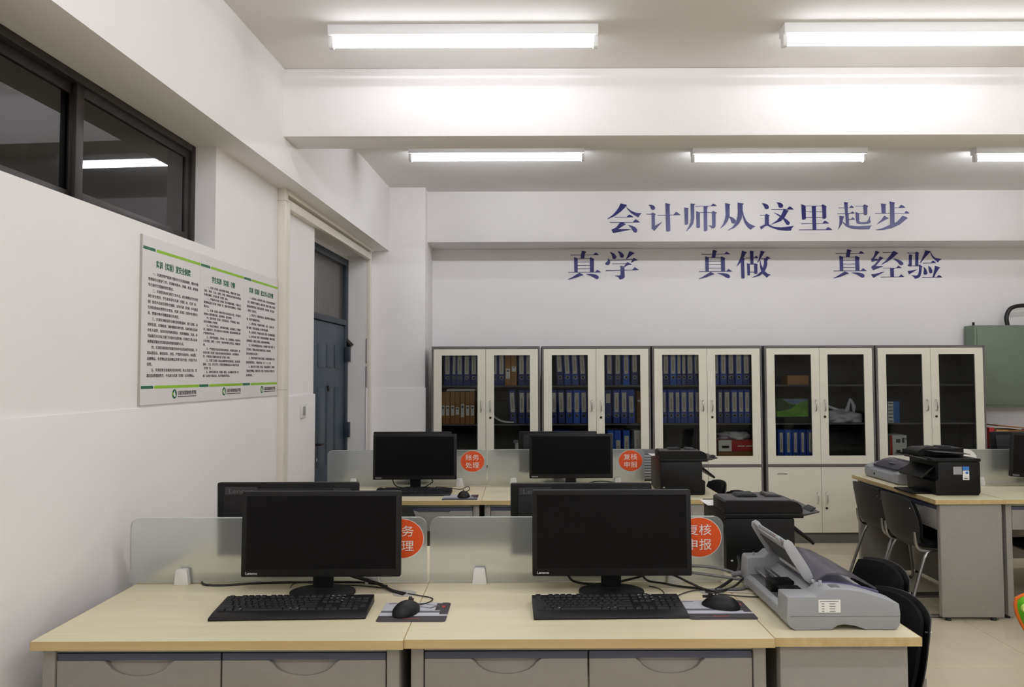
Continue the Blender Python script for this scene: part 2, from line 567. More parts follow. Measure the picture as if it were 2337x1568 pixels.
# beam along the left wall, cross beam, beam over the back wall, corner pillar
struct(on_wall(MB().box(-0.10, 0.165, -3.3, 7.05, 2.699, Z_CEIL).build('trim_3', 'wall_paint', smooth=False)))
struct(MB().box(-1.5, XR, 4.21, 4.45, 2.905, Z_CEIL).build('trim_4', 'wall_paint', bevel=0.006))
struct(MB().box(-1.0, XR, 7.087, YW + .05, 2.808, Z_CEIL).build('trim_5', 'wall_paint', bevel=0.006))
struct(MB().box(-1.75, -0.897, 6.93, YW + .05, 0, Z_CEIL).build('trim_6', 'wall_paint', bevel=0.005))
struct(MB().box(-1.47, -0.889, 6.920, 6.935, 0, 1.42).build('trim_7', 'wall_paint', bevel=0.003))

# ---- window: dark sliding sash window, recessed
win = struct(on_wall(bpy.data.objects.new('window_1', None))); COL.objects.link(win)
XG = -0.105
def frame_rect(mb, a, b, c, d, wdt, x0, x1):
    mb.box(x0, x1, a, a + wdt, c, d); mb.box(x0, x1, b - wdt, b, c, d)
    mb.box(x0, x1, a + wdt, b - wdt, c, c + wdt); mb.box(x0, x1, a + wdt, b - wdt, d - wdt, d)
    return mb
frame_rect(MB(), WIN[0], WIN[1], WIN[2], WIN[3], 0.035, XG - 0.06, XG).build('window_frame', 'window_frame', win, bevel=0.003)
for (a, b, dx) in ((WIN[0] + .03, 2.862, -0.036), (2.812, WIN[1] - .032, -0.012)):
    sash = frame_rect(MB(), a, b, WIN[2] + .028, WIN[3] - .03, 0.045, XG + dx - 0.022, XG + dx).build('sash', 'window_frame', win, bevel=0.002)
    MB().box(XG + dx - 0.014, XG + dx - 0.009, a + .04, b - .04, WIN[2] + .06, WIN[3] - .065).build('pane', 'window_glass', sash)
struct(on_wall(MB().box(-1.9, -1.8, 0.5, 7.2, 0.0, 3.0).build('wall_corridor', 'wall_paint', smooth=False)))

# ---- door with transom
door = struct(on_wall(bpy.data.objects.new('door_1', None))); COL.objects.link(door)
XD = -0.176
fm = MB()
fm.box(XD - .05, XD + .012, 6.685, 6.75, 0, 2.585); fm.box(XD - .05, XD + .012, 5.284, 5.34, 0, 2.585)
fm.box(XD - .05, XD + .012, 5.34, 6.685, 2.525, 2.585); fm.box(XD - .05, XD + .012, 5.34, 6.685, 1.985, 2.035)
fm.build('door_frame', 'door_dark', door, bevel=0.004)
MB().box(XD - .04, XD + .0, 5.30, 6.75, 2.583, 2.625).build('head_filler', 'wall_paint', door)
MB().box(XD - .03, XD - .022, 5.34, 6.685, 2.035, 2.525).build('transom_pane', 'transom_glass', door)
lf = MB().box(XD - .045, XD - .004, 5.80, 6.685, 0.01, 1.98).build('door_leaf', 'door_paint', door, bevel=0.003)
MB().box(XD - .045, XD - .004, 5.34, 5.795, 0.01, 1.98).build('door_leaf', 'door_paint', door, bevel=0.003)
def emboss(s0, s1, z0, z1):
    m = MB()
    pts = rrect(s0, s1, z0, z1, 0.02, 3)
    m.prism(pts, XD - .006, XD + .002, 'X')
    m.build('embossed_panel', 'door_paint', lf, bevel=0.004)
for (a, b) in ((5.93, 6.10), (6.16, 6.33), (6.39, 6.55)):
    emboss(a, b, 1.60, 1.80); emboss(a, b, 0.80, 1.44); emboss(a, b, 0.12, 0.68)
hd = MB().box(XD - .004, XD + .010, 5.835, 5.885, 0.80, 1.10).build('handle_plate', 'iron', lf, bevel=0.004)
MB().tube([(XD + .008, 5.86, 0.995), (XD + .05, 5.86, 0.995), (XD + .052, 5.875, 0.995), (XD + .05, 5.985, 0.995)], 0.009, 8).build('door_handle', 'iron', hd)
MB().cyl((XD, 5.87, 0.875), (XD + .016, 5.87, 0.875), 0.012).build('lock_cylinder', 'chrome', hd)
MB().cyl((XD - .004, 6.19, 1.43), (XD + .014, 6.19, 1.43), 0.022).build('door_ring', 'iron', lf)
MB().box(XD - .004, XD + .004, 6.17, 6.21, 1.35, 1.42).build('ring_plate', 'door_dark', lf)
for z in (1.66, 0.985):
    MB().box(XD - .002, XD + .045, 6.672, 6.72, z, z + 0.135).build('hinge', 'door_dark', door, bevel=0.003)
MB().cyl((XD, 6.72, 1.86), (XD + .05, 6.72, 1.80), 0.018, 0.026).build('door_stop', 'iron', door)

# ---- plastic cable trunking around the door
tr = struct(on_wall(bpy.data.objects.new('trim_8', None))); COL.objects.link(tr)
for (a, b, p, z0, z1, nm) in ((4.571, 4.622, .05, 0.0, 2.70, 'upright_channel'), (4.624, 4.672, .045, 0.0, 2.645, 'upright_channel'),
                              (6.752, 6.80, .035, 0.0, 2.70, 'upright_channel')):
    MB().box(0.0, p, a, b, z0, z1).build(nm, 'trunking', tr, bevel=0.003)
MB().box(0.0, 0.05, 4.624, 6.80, 2.668, 2.70).build('top_channel', 'trunking', tr, bevel=0.003)
MB().box(0.0, 0.045, 4.674, 6.752, 2.588, 2.645).build('head_channel', 'trunking', tr, bevel=0.003)
for (z0, z1) in ((1.43, 1.62), (1.645, 1.87)):
    MB().box(0.0, 0.004, 6.7445, 6.7515, z0, z1).build('open_joint', 'foot_black', tr)
for z in (1.45, 2.62):
    MB().box(-.001, 0.0525, 4.5695, 4.6235, z, z + .003).build('joint_line', 'board_edge', tr)

# ---- wall switch beside the door
sw = thing('light_switch', 'white wall light switch between the cable trunking and the door', 'light switch', (0, 0, 0))
on_wall(sw)
MB().box(0.011, 0.022, 4.985, 5.075, 1.255, 1.345).build('switch_plate', 'switch_plastic', sw, bevel=0.003)
MB().box(0.021, 0.027, 5.012, 5.048, 1.27, 1.33).build('rocker', 'rocker_grey', sw, bevel=0.002)

# ================================================================== FLUORESCENT LAMPS
def lamp(x0, y, label, L=1.36):
    pk = 1 if y > 5 else (0 if y > 3 else 2)
    t = thing('fluorescent_lamp', label, 'lamp', (x0 + L / 2, y, Z_CEIL), 0, 'ceiling tube lamps')
    h = L / 2
    MB().prism([(-.045, 0), (-.04, -.05), (.04, -.05), (.045, 0)], -h, h, 'X').build('housing', 'lamp_housing', t, bevel=0.003)
    for sx in (-1, 1):
        MB().prism(rrect(-.02, .02, -.108, -.045, .012, 3), sx * h, sx * (h - .022), 'X').build('end_holder', 'lamp_housing', t, bevel=0.002)
    MB().cyl((-h + .022, 0, -.082), (h - .022, 0, -.082), 0.019, n=14, caps=False).build('tube', 'tube_light_%d' % pk, t)
    return t
lamp(-0.969, 3.712, 'lit fluorescent tube lamp on the ceiling nearest the left wall, front row in view')
lamp(1.324, 3.705, 'lit fluorescent tube lamp on the ceiling at upper right, front row in view')
lamp(3.62, 3.70, 'lit fluorescent tube lamp on the ceiling just outside the right edge, front row')
lamp(-0.868, 5.72, 'lit fluorescent tube lamp behind the cross beam, leftmost of the rear row')
lamp(1.335, 5.76, 'lit fluorescent tube lamp behind the cross beam, middle of the rear row')
lamp(3.546, 5.77, 'lit fluorescent tube lamp behind the cross beam, rightmost, cut by the frame')
lamp(-0.97, 1.65, 'added lit fluorescent tube lamp, unseen above the camera, left of the row overhead')  # unseen overhead row, added to light the near part of the room
lamp(1.324, 1.65, 'added lit fluorescent tube lamp, unseen above the camera, second of the row overhead')
lamp(3.62, 1.65, 'added lit fluorescent tube lamp, unseen above the camera, right of the row overhead')
lamp(-0.97, -0.40, 'added lit fluorescent tube lamp, unseen behind the camera, left of the hindmost row')  # unseen hindmost row, added to raise the light from behind
lamp(1.324, -0.40, 'added lit fluorescent tube lamp, unseen behind the camera, second of the hindmost row')
lamp(3.62, -0.40, 'added lit fluorescent tube lamp, unseen behind the camera, right of the hindmost row')

# ================================================================== NOTICE BOARD on the left wall
nb = thing('notice_board', 'long white laboratory rules board with green stripes on the left wall', 'notice board')
on_wall(nb)
ROTW = (PI / 2, 0, PI / 2)
for k, (a, b) in enumerate(((3.062, 3.566), (3.5665, 4.0635), (4.064, 4.568))):
    pn = MB().box(0.001, 0.010, a, b, 1.418, 2.125).build('board_panel', 'board_white', nb)
    for zz in (2.068, 1.485):
        if b > 4.5: g1 = b - .004
        else: g1 = b
        MB().prism([(a + .004, zz), (a + .098, zz), (a + .098, zz + .008), (a + .094, zz + .0125), (a + .004, zz + .0125)], .010, .0107, 'X').build('dark_stripe', 'print_dark_green', pn)
        MB().prism([(a + .106, zz), (g1, zz), (g1, zz + .0125), (a + .111, zz + .0125), (a + .106, zz + .006)], .010, .0107, 'X').build('lime_stripe', 'print_lime', pn)
    h0, hs = ((3.168, 'h1'), (3.685, 'h2'), (4.138, 'h3'))[k]
    text_obj(hs, 'print_dark_green', pn, (0.0105, h0, 2.0), ROTW, 'heading')
    c0, cs, cz = ((3.108, 't1', 1.533), (3.604, 't2', 1.532), (4.109, 't3', 1.534))[k]
    text_obj(cs, 'print_ink', pn, (0.0105, c0, cz), ROTW, 'rules_text')
    l0 = (3.318, 3.818, 4.314)[k]
    text_obj('college', 'print_ink', pn, (0.0105, l0 + .05, 1.452), ROTW, 'college_name')
    MB().box(0.010, 0.0107, l0 + .05, l0 + .222, 1.443, 1.447).build('college_underline', 'print_ink', pn)
    em = MB().prism(ellipse(l0 + .02, 1.458, .021, .021, 24), .010, .0107, 'X').build('emblem', 'print_dark_green', pn)
    MB().prism([(l0 + .008, 1.45), (l0 + .012, 1.462), (l0 + .003, 1.468), (l0 + .001, 1.455)], .0107, .0111, 'X').build('emblem_leaf', 'print_lime', em)
    MB().prism([(l0 + .016, 1.446), (l0 + .026, 1.444), (l0 + .031, 1.452), (l0 + .026, 1.459), (l0 + .021, 1.473), (l0 + .010, 1.46)], .0107, .0111, 'X').build('emblem_flame', 'board_white', em)
MB().box(0.0, 0.009, 3.059, 3.062, 1.416, 2.127).build('edge_strip', 'board_edge', nb)

# ================================================================== BACK WALL SLOGAN: outlines of each character in picture units, scaled to metres
S_A = 1 / 6.492; S_C = 1 / 11.685; S_E = 1 / 8.346
def H(x0, y0, a, px, py, x1, y1, t):   # thin horizontal with a triangular end
    return [(x0, y0), (a, y0 - 2), (px, py), ((px + x1) / 2, (py + y1) / 2 - t), (x1, y1), (x0, y0 + t)]
CH = {}
CH['会'] = (1380, 450, S_A, [
 [(243,93),(338,118),(300,165),(240,222),(160,280),(48,330),(44,325),(120,270),(170,218),(215,155)],
 [(322,130),(345,165),(400,205),(470,235),(552,242),(525,270),(505,305),(460,280),(400,240),(350,185)],
 [(152,297),(330,297),(368,260),(395,272),(433,302),(152,304)],
 [(80,374),(422,374),(460,330),(490,345),(526,378),(80,382)],
 [(232,380),(290,380),(285,392),(320,402),(200,480),(340,478),(395,484),(128,538),(104,488),(170,455)],
 [(352,418),(410,430),(455,450),(485,485),(485,512),(470,530),(440,528),(420,500),(395,455)]])
CH['计'] = (1380, 450, S_A, [
 [(658,118),(700,115),(735,128),(755,155),(748,185),(720,194),(695,180),(688,150)],
 [(622,252),(690,252),(710,233),(735,237),(765,258),(748,270),(748,430),(850,370),(853,375),(738,505),(695,465),(703,450),(703,262),(622,259)],
 [(788,270),(1025,264),(1062,220),(1085,230),(1130,268),(788,279)],
 [(908,90),(980,104),(968,130),(976,500),(955,515),(920,512),(915,500)]])
CH['师'] = (1380, 450, S_A, [
 [(1188,155),(1252,166),(1244,180),(1243,400),(1220,414),(1192,414)],
 [(1280,95),(1350,102),(1332,120),(1332,320),(1315,400),(1270,460),(1203,520),(1250,440),(1278,370),(1282,300)],
 [(1348,134),(1583,130),(1612,96),(1640,110),(1667,133),(1348,142)],
 [(1364,210),(1416,230),(1590,228),(1612,205),(1670,236),(1648,250),(1645,440),(1625,465),(1590,467),(1570,440),(1542,428),(1545,424),(1590,430),(1596,420),(1596,236),(1416,236),(1414,455),(1390,462),(1364,455)],
 [(1474,136),(1545,138),(1524,155),(1524,495),(1500,512),(1474,508)]])
CH['从'] = (1380, 450, S_A, [
 [(1793,90),(1870,104),(1858,125),(1855,290),(1890,300),(1930,325),(1947,355),(1940,385),(1915,397),(1885,385),(1868,330),(1848,300),(1825,360),(1780,420),(1720,468),(1718,464),(1760,400),(1790,320),(1798,260)],
 [(1978,83),(2070,98),(2050,118),(2050,200),(2065,270),(2100,350),(2150,400),(2237,440),(2200,455),(2165,487),(2120,450),(2080,390),(2055,310),(2046,258),(2030,330),(1990,400),(1930,455),(1828,500),(1826,496),(1900,445),(1950,370),(1975,280),(1980,200)]])
CH['这'] = (1730, 450, S_A, [
 [(65,92),(110,95),(150,115),(168,145),(162,172),(135,182),(108,170),(95,135)],
 [(283,78),(330,84),(365,98),(380,125),(370,155),(340,163),(315,150),(305,110)],
 [(202,180),(435,178),(472,140),(500,152),(537,186),(202,187)],
 [(385,184),(462,203),(445,220),(400,300),(340,360),(190,414),(280,350),(340,285),(370,225)],
 [(236,230),(300,255),(380,300),(440,345),(470,375),(472,400),(450,417),(425,410),(380,335),(310,280)],
 [(34,268),(108,268),(125,250),(180,275),(162,292),(162,405),(180,420),(240,445),(340,455),(460,440),(533,430),(500,465),(488,500),(420,502),(300,490),(210,460),(140,425),(100,440),(50,483),(30,440),(70,425),(105,405),(108,275),(34,275)]])
CH['里'] = (1730, 450, S_A, [
 [(650,108),(712,130),(945,130),(965,108),(1022,138),(1015,160),(1015,310),(985,326),(962,322),(955,136),(712,136),(712,322),(690,338),(656,335)],
 [(712,215),(960,215),(960,221),(712,221)], [(712,300),(960,300),(960,307),(712,307)],
 [(806,134),(870,134),(862,150),(864,490),(812,490)],
 [(645,394),(955,392),(990,352),(1015,362),(1057,394),(645,401)],
 [(610,486),(1000,484),(1035,450),(1060,458),(1098,490),(610,493)]])
CH['起'] = (1730, 450, S_A, [
 [(1202,158),(1360,158),(1388,126),(1405,135),(1428,160),(1202,166)],
 [(1283,75),(1345,82),(1335,100),(1335,240),(1375,240),(1400,214),(1415,222),(1440,244),(1360,250),(1345,265),(1348,330),(1380,330),(1405,302),(1420,312),(1440,336),(1348,340),(1350,430),(1310,410),(1300,260),(1290,110)],
 [(1180,247),(1300,243),(1300,252),(1180,254)],
 [(1212,280),(1280,290),(1262,330),(1245,400),(1188,486),(1208,420),(1215,350)],
 [(1258,365),(1290,395),(1360,425),(1480,435),(1600,430),(1690,424),(1665,445),(1650,480),(1520,482),(1400,475),(1310,440),(1270,395)],
 [(1450,134),(1565,134),(1585,110),(1640,135),(1625,155),(1622,260),(1600,270),(1578,262),(1574,250),(1500,250),(1500,243),(1574,243),(1572,140),(1450,140)],
 [(1453,225),(1500,243),(1500,360),(1520,375),(1620,370),(1645,330),(1660,285),(1663,290),(1660,340),(1673,372),(1650,395),(1580,402),(1490,400),(1465,385),(1458,330)]])
CH['步'] = (1730, 450, S_A, [
 [(1832,95),(1905,104),(1895,125),(1895,242),(1840,242),(1836,130)],
 [(1958,66),(2038,82),(2026,105),(2024,400),(1990,412),(1962,412),(1966,120)],
 [(2024,155),(2088,157),(2128,117),(2155,128),(2193,160),(2024,163)],
 [(1742,241),(2175,240),(2200,208),(2220,217),(2250,244),(1742,248)],
 [(1875,278),(1942,318),(1915,328),(1755,413),(1830,340)],
 [(2145,280),(2205,300),(2220,318),(2195,332),(2100,410),(1980,465),(1850,490),(1745,493),(1745,488),(1850,462),(1960,412),(2060,370)]])
CH['真'] = (1280, 560, S_C, [
 [(262,252),(875,250),(932,190),(975,210),(1032,258),(262,266)],
 [(568,148),(620,146),(698,182),(655,210),(632,347),(538,347),(555,240)],
 [(362,314),(455,345),(775,345),(800,316),(905,365),(886,385),(888,718),(785,718),(782,356),(455,356),(455,718),(368,718)],
 [(455,438),(785,438),(785,449),(455,449)], [(455,529),(785,529),(785,540),(455,540)], [(455,621),(785,621),(785,632),(455,632)],
 [(200,714),(920,712),(980,652),(1020,675),(1080,722),(200,727)],
 [(498,735),(560,760),(608,798),(545,810),(400,870),(195,920),(190,912),(300,855),(400,790)],
 [(668,765),(850,765),(950,785),(1005,820),(1018,860),(1000,895),(960,903),(920,880),(820,820)]])
CH['学'] = (1280, 560, S_C, [
 [(1315,178),(1370,188),(1440,225),(1490,290),(1490,335),(1455,365),(1415,365),(1385,345),(1380,290),(1355,225)],
 [(1520,145),(1570,160),(1640,195),(1690,250),(1690,300),(1660,330),(1620,330),(1590,310),(1580,250),(1550,190)],
 [(1838,152),(1985,205),(1900,260),(1765,365),(1742,378),(1790,270)],
 [(1310,390),(1915,372),(1958,332),(2070,400),(1990,410),(1885,468),(1882,462),(1912,386),(1310,402)],
 [(1272,335),(1300,385),(1322,400),(1322,470),(1290,520),(1240,527),(1200,510),(1195,475),(1220,450),(1262,420)],
 [(1378,488),(1745,482),(1785,445),(1905,510),(1880,520),(1810,522),(1760,545),(1698,590),(1690,575),(1740,492),(1378,498)],
 [(1592,545),(1690,568),(1700,600),(1708,850),(1660,895),(1600,912),(1575,905),(1545,850),(1500,828),(1442,818),(1445,808),(1570,805),(1600,790),(1602,600)],
 [(1205,668),(1910,652),(1972,585),(2010,600),(2088,658),(1205,687)]])
CH['做'] = (1580, 560, S_C, [
 [(1340,135),(1478,188),(1440,215),(1380,335),(1422,358),(1395,385),(1402,865),(1385,885),(1315,885),(1310,450),(1195,570),(1192,562),(1250,440),(1310,300),(1330,210)],
 [(1445,330),(1660,330),(1715,278),(1740,290),(1778,338),(1445,345)],
 [(1555,135),(1668,155),(1645,180),(1645,505),(1562,505)],
 [(1472,478),(1545,495),(1545,790),(1520,805),(1480,800)],
 [(1660,495),(1680,475),(1762,508),(1745,530),(1745,745),(1715,765),(1665,762)],
 [(1545,495),(1665,495),(1665,512),(1545,512)], [(1545,702),(1665,702),(1665,720),(1545,720)],
 [(1840,135),(1960,172),(1930,190),(1880,280),(1820,380),(1745,470),(1742,460),(1790,360),(1820,240)],
 [(1845,345),(1965,345),(2010,288),(2108,355),(2010,362),(2038,382),(2010,410),(2010,500),(1985,600),(1940,690),(1880,755),(1800,815),(1610,860),(1605,850),(1720,800),(1850,690),(1900,600),(1925,480),(1930,360),(1845,360)],
 [(1812,395),(1825,400),(1850,520),(1890,610),(1940,690),(2010,755),(2105,790),(2050,810),(1995,862),(1940,810),(1880,755),(1850,690),(1825,600)]])
CH['经'] = (1890, 560, S_E, [
 [(920,98),(998,130),(970,150),(885,258),(955,260),(965,285),(845,315),(828,268),(875,225),(905,160)],
 [(995,208),(1070,245),(1035,262),(915,395),(1055,392),(1055,402),(868,475),(830,410),(900,360),(960,290),(985,240)],
 [(828,552),(900,545),(1080,497),(1082,503),(868,620)],
 [(1055,128),(1240,130),(1265,102),(1355,150),(1325,165),(1240,240),(1150,310),(1030,368),(1028,360),(1110,290),(1200,190),(1235,140),(1055,138)],
 [(1250,250),(1330,265),(1400,295),(1442,335),(1440,365),(1405,380),(1375,365),(1340,320)],
 [(1055,430),(1305,428),(1350,385),(1410,432),(1055,438)],
 [(1190,434),(1280,434),(1258,455),(1258,602),(1195,602)],
 [(1010,600),(1360,598),(1395,555),(1455,602),(1010,608)]])
CH['验'] = (1890, 560, S_E, [
 [(1525,138),(1680,138),(1700,118),(1755,145),(1735,160),(1728,388),(1670,390),(1680,150),(1525,150)],
 [(1558,172),(1632,185),(1610,200),(1605,382),(1590,405),(1550,398),(1525,378),(1550,360)],
 [(1605,385),(1735,385),(1750,365),(1808,398),(1792,415),(1785,500),(1765,580),(1730,620),(1660,640),(1645,605),(1590,572),(1680,578),(1720,560),(1740,480),(1745,398),(1605,395)],
 [(1525,490),(1600,480),(1712,458),(1550,552)],
 [(1870,92),(1975,112),(1940,145),(1870,220),(1765,345),(1762,335),(1810,240),(1850,160)],
 [(1958,118),(1975,140),(2010,200),(2060,240),(2172,262),(2130,290),(2105,325),(2050,275),(1995,220)],
 [(1818,333),(1965,333),(2005,293),(2030,302),(2070,338),(1818,343)],
 [(1830,410),(1870,450),(1895,515),(1890,550),(1860,562),(1830,550),(1825,520),(1838,470)],
 [(1918,390),(1960,420),(1990,475),(1990,520),(1965,535),(1935,520),(1930,470)],
 [(2045,388),(2145,425),(2120,440),(2060,530),(2020,608),(1995,608),(2020,520),(2040,430)],
 [(1795,605),(2070,605),(2110,570),(2140,580),(2180,612),(1795,615)]])
def put_char(c, label, dpx=0.0, dpy=0.0, upper=True):
    ox, oy, sc, polys = CH[c]
    yw = 7.087 if upper else YW
    k = (yw * 0.99913 + (0.0617 if upper else 0.036)) / 1700.0        # metres per picture unit on that wall face
    P = [[((ox + x * sc + dpx - 1190) * k, CAM_H + (854.8 - 0.003 * (ox + x * sc - 1190) - oy - y * sc - dpy) * k * 1.0009) for (x, y) in p] for p in polys]
    xs = [q[0] for p in P for q in p]; zs = [q[1] for p in P for q in p]
    cx = (min(xs) + max(xs)) / 2; z0 = min(zs)
    m = MB()
    for i, p in enumerate(P):
        m.prism([(x - cx, z - z0) for x, z in p], 0.001, -0.005 - 0.0002 * i, 'Y')
    o = m.build('wall_character', 'slogan_blue', smooth=False, loc=(cx, yw, z0))
    tag(o, label, 'lettering', 'slogan characters on the back wall')
up = '会计师从这里起步'
ordn = ('first', 'second', 'third', 'fourth', 'fifth', 'sixth', 'seventh', 'last')
for i, c in enumerate(up):
    put_char(c, 'navy blue character %s, %s of the upper slogan line on the back wall' % (c, ordn[i]))
low = (('真', 0, 0), ('学', 0, 0), ('真', 299.5, -1.0), ('做', 0, 0), ('真', 606.5, -1.5), ('经', 0, 0), ('验', 0, 0))
lown = ('first', 'second', 'third', 'fourth', 'fifth', 'sixth', 'seventh')
for i, (c, dx, dy) in enumerate(low):
    put_char(c, 'navy blue character %s, %s from the left in the lower slogan line' % (c, lown[i]), dx, dy, False)

# ================================================================== DESKS
def desk(w, d, loc, rz, label, drawers=2):
    """steel desk: front (drawers) at local -y, width along x"""
    t = thing('office_desk', label, 'desk', loc, rz, 'steel desks with maple tops')
    hw = w / 2
    top = MB().box(-hw, hw, -d / 2 + .002, d / 2, 0.724, 0.75).build('tabletop', 'maple', t, bevel=0.0012, seg=1)
    MB().box(-hw, hw, -d / 2, -d / 2 + .002, 0.7235, 0.7498).build('edge_band', 'maple_edge', top)
    MB().box(hw - .0005, hw + .0008, -d / 2, d / 2, 0.7235, 0.7498).build('edge_band', 'maple_edge', top)
    MB().box(-hw - .0008, -hw + .0005, -d / 2, d / 2, 0.7235, 0.7498).build('edge_band', 'maple_edge', top)
    for sx in (-1, 1):
        a, b = sorted((sx * (hw - .016), sx * (hw - .054)))
        MB().box(a, b, -d / 2 + .035, d / 2 - .02, 0.022, 0.7237).build('side_panel', 'desk_steel', t, bevel=0.003)
        for yy in (-d / 2 + .08, d / 2 - .08):
            MB().cyl(((a + b) / 2, yy, 0), ((a + b) / 2, yy, 0.024), 0.018, 0.014).build('foot', 'foot_black', t)
    fy = -d / 2 + .042
    MB().box(-hw + .055, hw - .055, fy, fy + .02, 0.703, 0.7237).build('top_rail', 'desk_steel', t, bevel=0.002)
    MB().box(-hw + .055, hw - .055, d / 2 - .05, d / 2 - .035, 0.25, 0.7237).build('modesty_panel', 'desk_steel', t)
    n = drawers
    wd = (w - .11) / n
    for i in range(n):
        x0 = -hw + .055 + i * wd + .0025; x1 = x0 + wd - .005
        y0 = fy - .004
        fr = MB()
        xc = (x0 + x1) / 2; sw_ = wd * 0.19
        cut = [(xc + sw_ * math.cos(a), 0.6795 - .045 * math.sin(a)) for a in [PI * k / 12 for k in range(1, 12)]]
        pts = [(x0, .555), (x1, .555), (x1, .6795), (xc + sw_ + .012, .6795)] + cut + [(xc - sw_ - .012, .6795), (x0, .6795)]
        fr.prism(pts, y0, y0 + .018, 'Y')
        f = fr.build('drawer_front', 'desk_steel', t, bevel=0.0025)
        # scooped finger pull behind the cut-out
        MB().prism([(y0 + .002, .628), (y0 + .005, .628), (y0 + .026, .681), (y0 + .022, .681)], xc - sw_ - .01, xc + sw_ + .01, 'X').build('finger_pull', 'desk_steel', f)
        MB().box(x0, x1, y0 + .002, y0 + .02, 0.6795, 0.7005).build('pull_strip', 'drawer_strip', f, bevel=0.002)
        MB().box(x0 + .01, x1 - .01, y0 + .018, d / 2 - .06, 0.56, 0.70).build('drawer_box', 'desk_steel', f)
    return t
def desk_at(x0, x1, y0, y1, face, label, drawers=2):
    """face: direction the drawers look to"""
    cx, cy = (x0 + x1) / 2, (y0 + y1) / 2
    rz = {'-y': 0, '+y': PI, '+x': PI / 2, '-x': -PI / 2}[face]
    w, d = (x1 - x0, y1 - y0) if face[1] == 'y' else (y1 - y0, x1 - x0)
    return desk(w, d, (cx, cy, 0), rz, label, drawers)
desk_at(-1.464, -0.3555, 2.250, 2.860, '-y', 'maple-topped grey steel desk in the foreground beside the left wall')
desk_at(-0.3535, 0.754, 2.258, 2.864, '-y', 'maple-topped grey steel desk in the middle of the foreground')
desk_at(-1.464, -0.3555, 2.872, 3.480, '+y', 'maple-topped desk behind the front left frosted panel, facing the rear')
desk_at(-0.3535, 0.754, 2.872, 3.480, '+y', 'maple-topped desk behind the front middle frosted panel, facing the rear')
desk_at(0.757, 1.197, 2.266, 3.450, '+x', 'narrow maple-topped end table in the foreground under the open grey printer')
desk_at(-1.362, -0.2545, 4.712, 5.320, '-y', 'maple-topped desk in the second row nearest the door')
desk_at(-0.2525, 0.856, 4.712, 5.320, '-y', 'maple-topped desk in the second row, middle of the room')
desk_at(-1.362, -0.2545, 5.332, 5.940, '+y', 'rear-facing desk of the second row, left, behind its frosted panel')
desk_at(-0.2525, 0.856, 5.332, 5.940, '+y', 'rear-facing desk of the second row, centre, behind its frosted panel')
desk_at(0.859, 1.299, 4.720, 5.900, '+x', 'narrow end table of the second row carrying a black copier')
desk_at(2.580, 3.022, 4.684, 5.862, '-x', 'narrow end table at the right with copier and closed grey printer')
desk_at(3.026, 4.134, 4.690, 5.298, '-y', 'desk at the right edge of the picture beside the end table')
desk_at(3.026, 4.134, 5.310, 5.918, '+y', 'rear-facing desk at the right edge behind its frosted panel')

# ================================================================== FROSTED PANELS
def panel(x0, x1, y, z0, z1, label, clips, sticker=None, r=0.035):
    t = thing('desk_partition', label, 'partition', ((x0 + x1) / 2, y, 0.75), 0, 'frosted desk partitions')
    cx = (x0 + x1) / 2
    sh = MB().prism(rrect(x0 - cx, x1 - cx, z0 - .75, z1 - .75, r, 6, (0, 0, 1, 1)), -.004, .004, 'Y').build('frosted_sheet', 'frosted', t)
    MB().box(x0 - cx + r, x1 - cx - r, -.0041, .0041, z1 - .7525, z1 - .7497).build('edge_highlight', 'frosted_highlight', t)  # highlight on the top edge, put in as a pale strip
    for cpx in clips:
        MB().prism([(cpx - cx - .028, 0), (cpx - cx + .028, 0), (cpx - cx + .021, .056), (cpx - cx + .016, .060), (cpx - cx - .016, .060), (cpx - cx - .021, .056)],
                   -.026, .026, 'Y').build('clip', 'clip_white', t, bevel=0.002)
    if sticker:
        key, sx, sz, m = sticker
        d = MB().prism(ellipse(sx - cx, sz - .75, .084, .0735), -.004, -.0048, 'Y').build('round_sticker', m, t)
        MB().prism(ellipse(sx - cx, sz - .75, .086, .0755), -.0041, -.0044, 'Y').build('sticker_rim', 'sticker_white', d)
        if key: text_obj(key, 'sticker_white', d, (sx - cx - .049, -.0052, sz - .75 - .047))
    return t
panel(-1.490, -0.362, 2.866, 0.757, 0.999, 'frosted partition on the foreground desks nearest the left wall', (-1.285, -0.565), ('stk1', -0.459, 0.918, 'sticker_orange'))
panel(-0.350, 0.766, 2.866, 0.757, 0.999, 'frosted partition on the foreground desks, middle one beside the copier', (-0.161, 0.575), ('stk2', 0.673, 0.920, 'sticker_orange'))
panel(-1.380, -0.250, 5.326, 0.757, 1.006, 'frosted partition of the second row in front of the door', (-1.19, -0.44), ('stk1', -0.350, 0.925, 'sticker_orange'))
panel(-0.242, 0.872, 5.326, 0.757, 1.008, 'frosted partition of the second row, middle of the room', (-0.058, 0.68), ('stk2', 0.773, 0.926, 'sticker_orange'))
panel(3.030, 4.150, 5.304, 0.757, 1.002, 'frosted partition with white round sticker at the right edge', (3.235, 3.95), (None, 3.135, 0.93, 'sticker_white'))

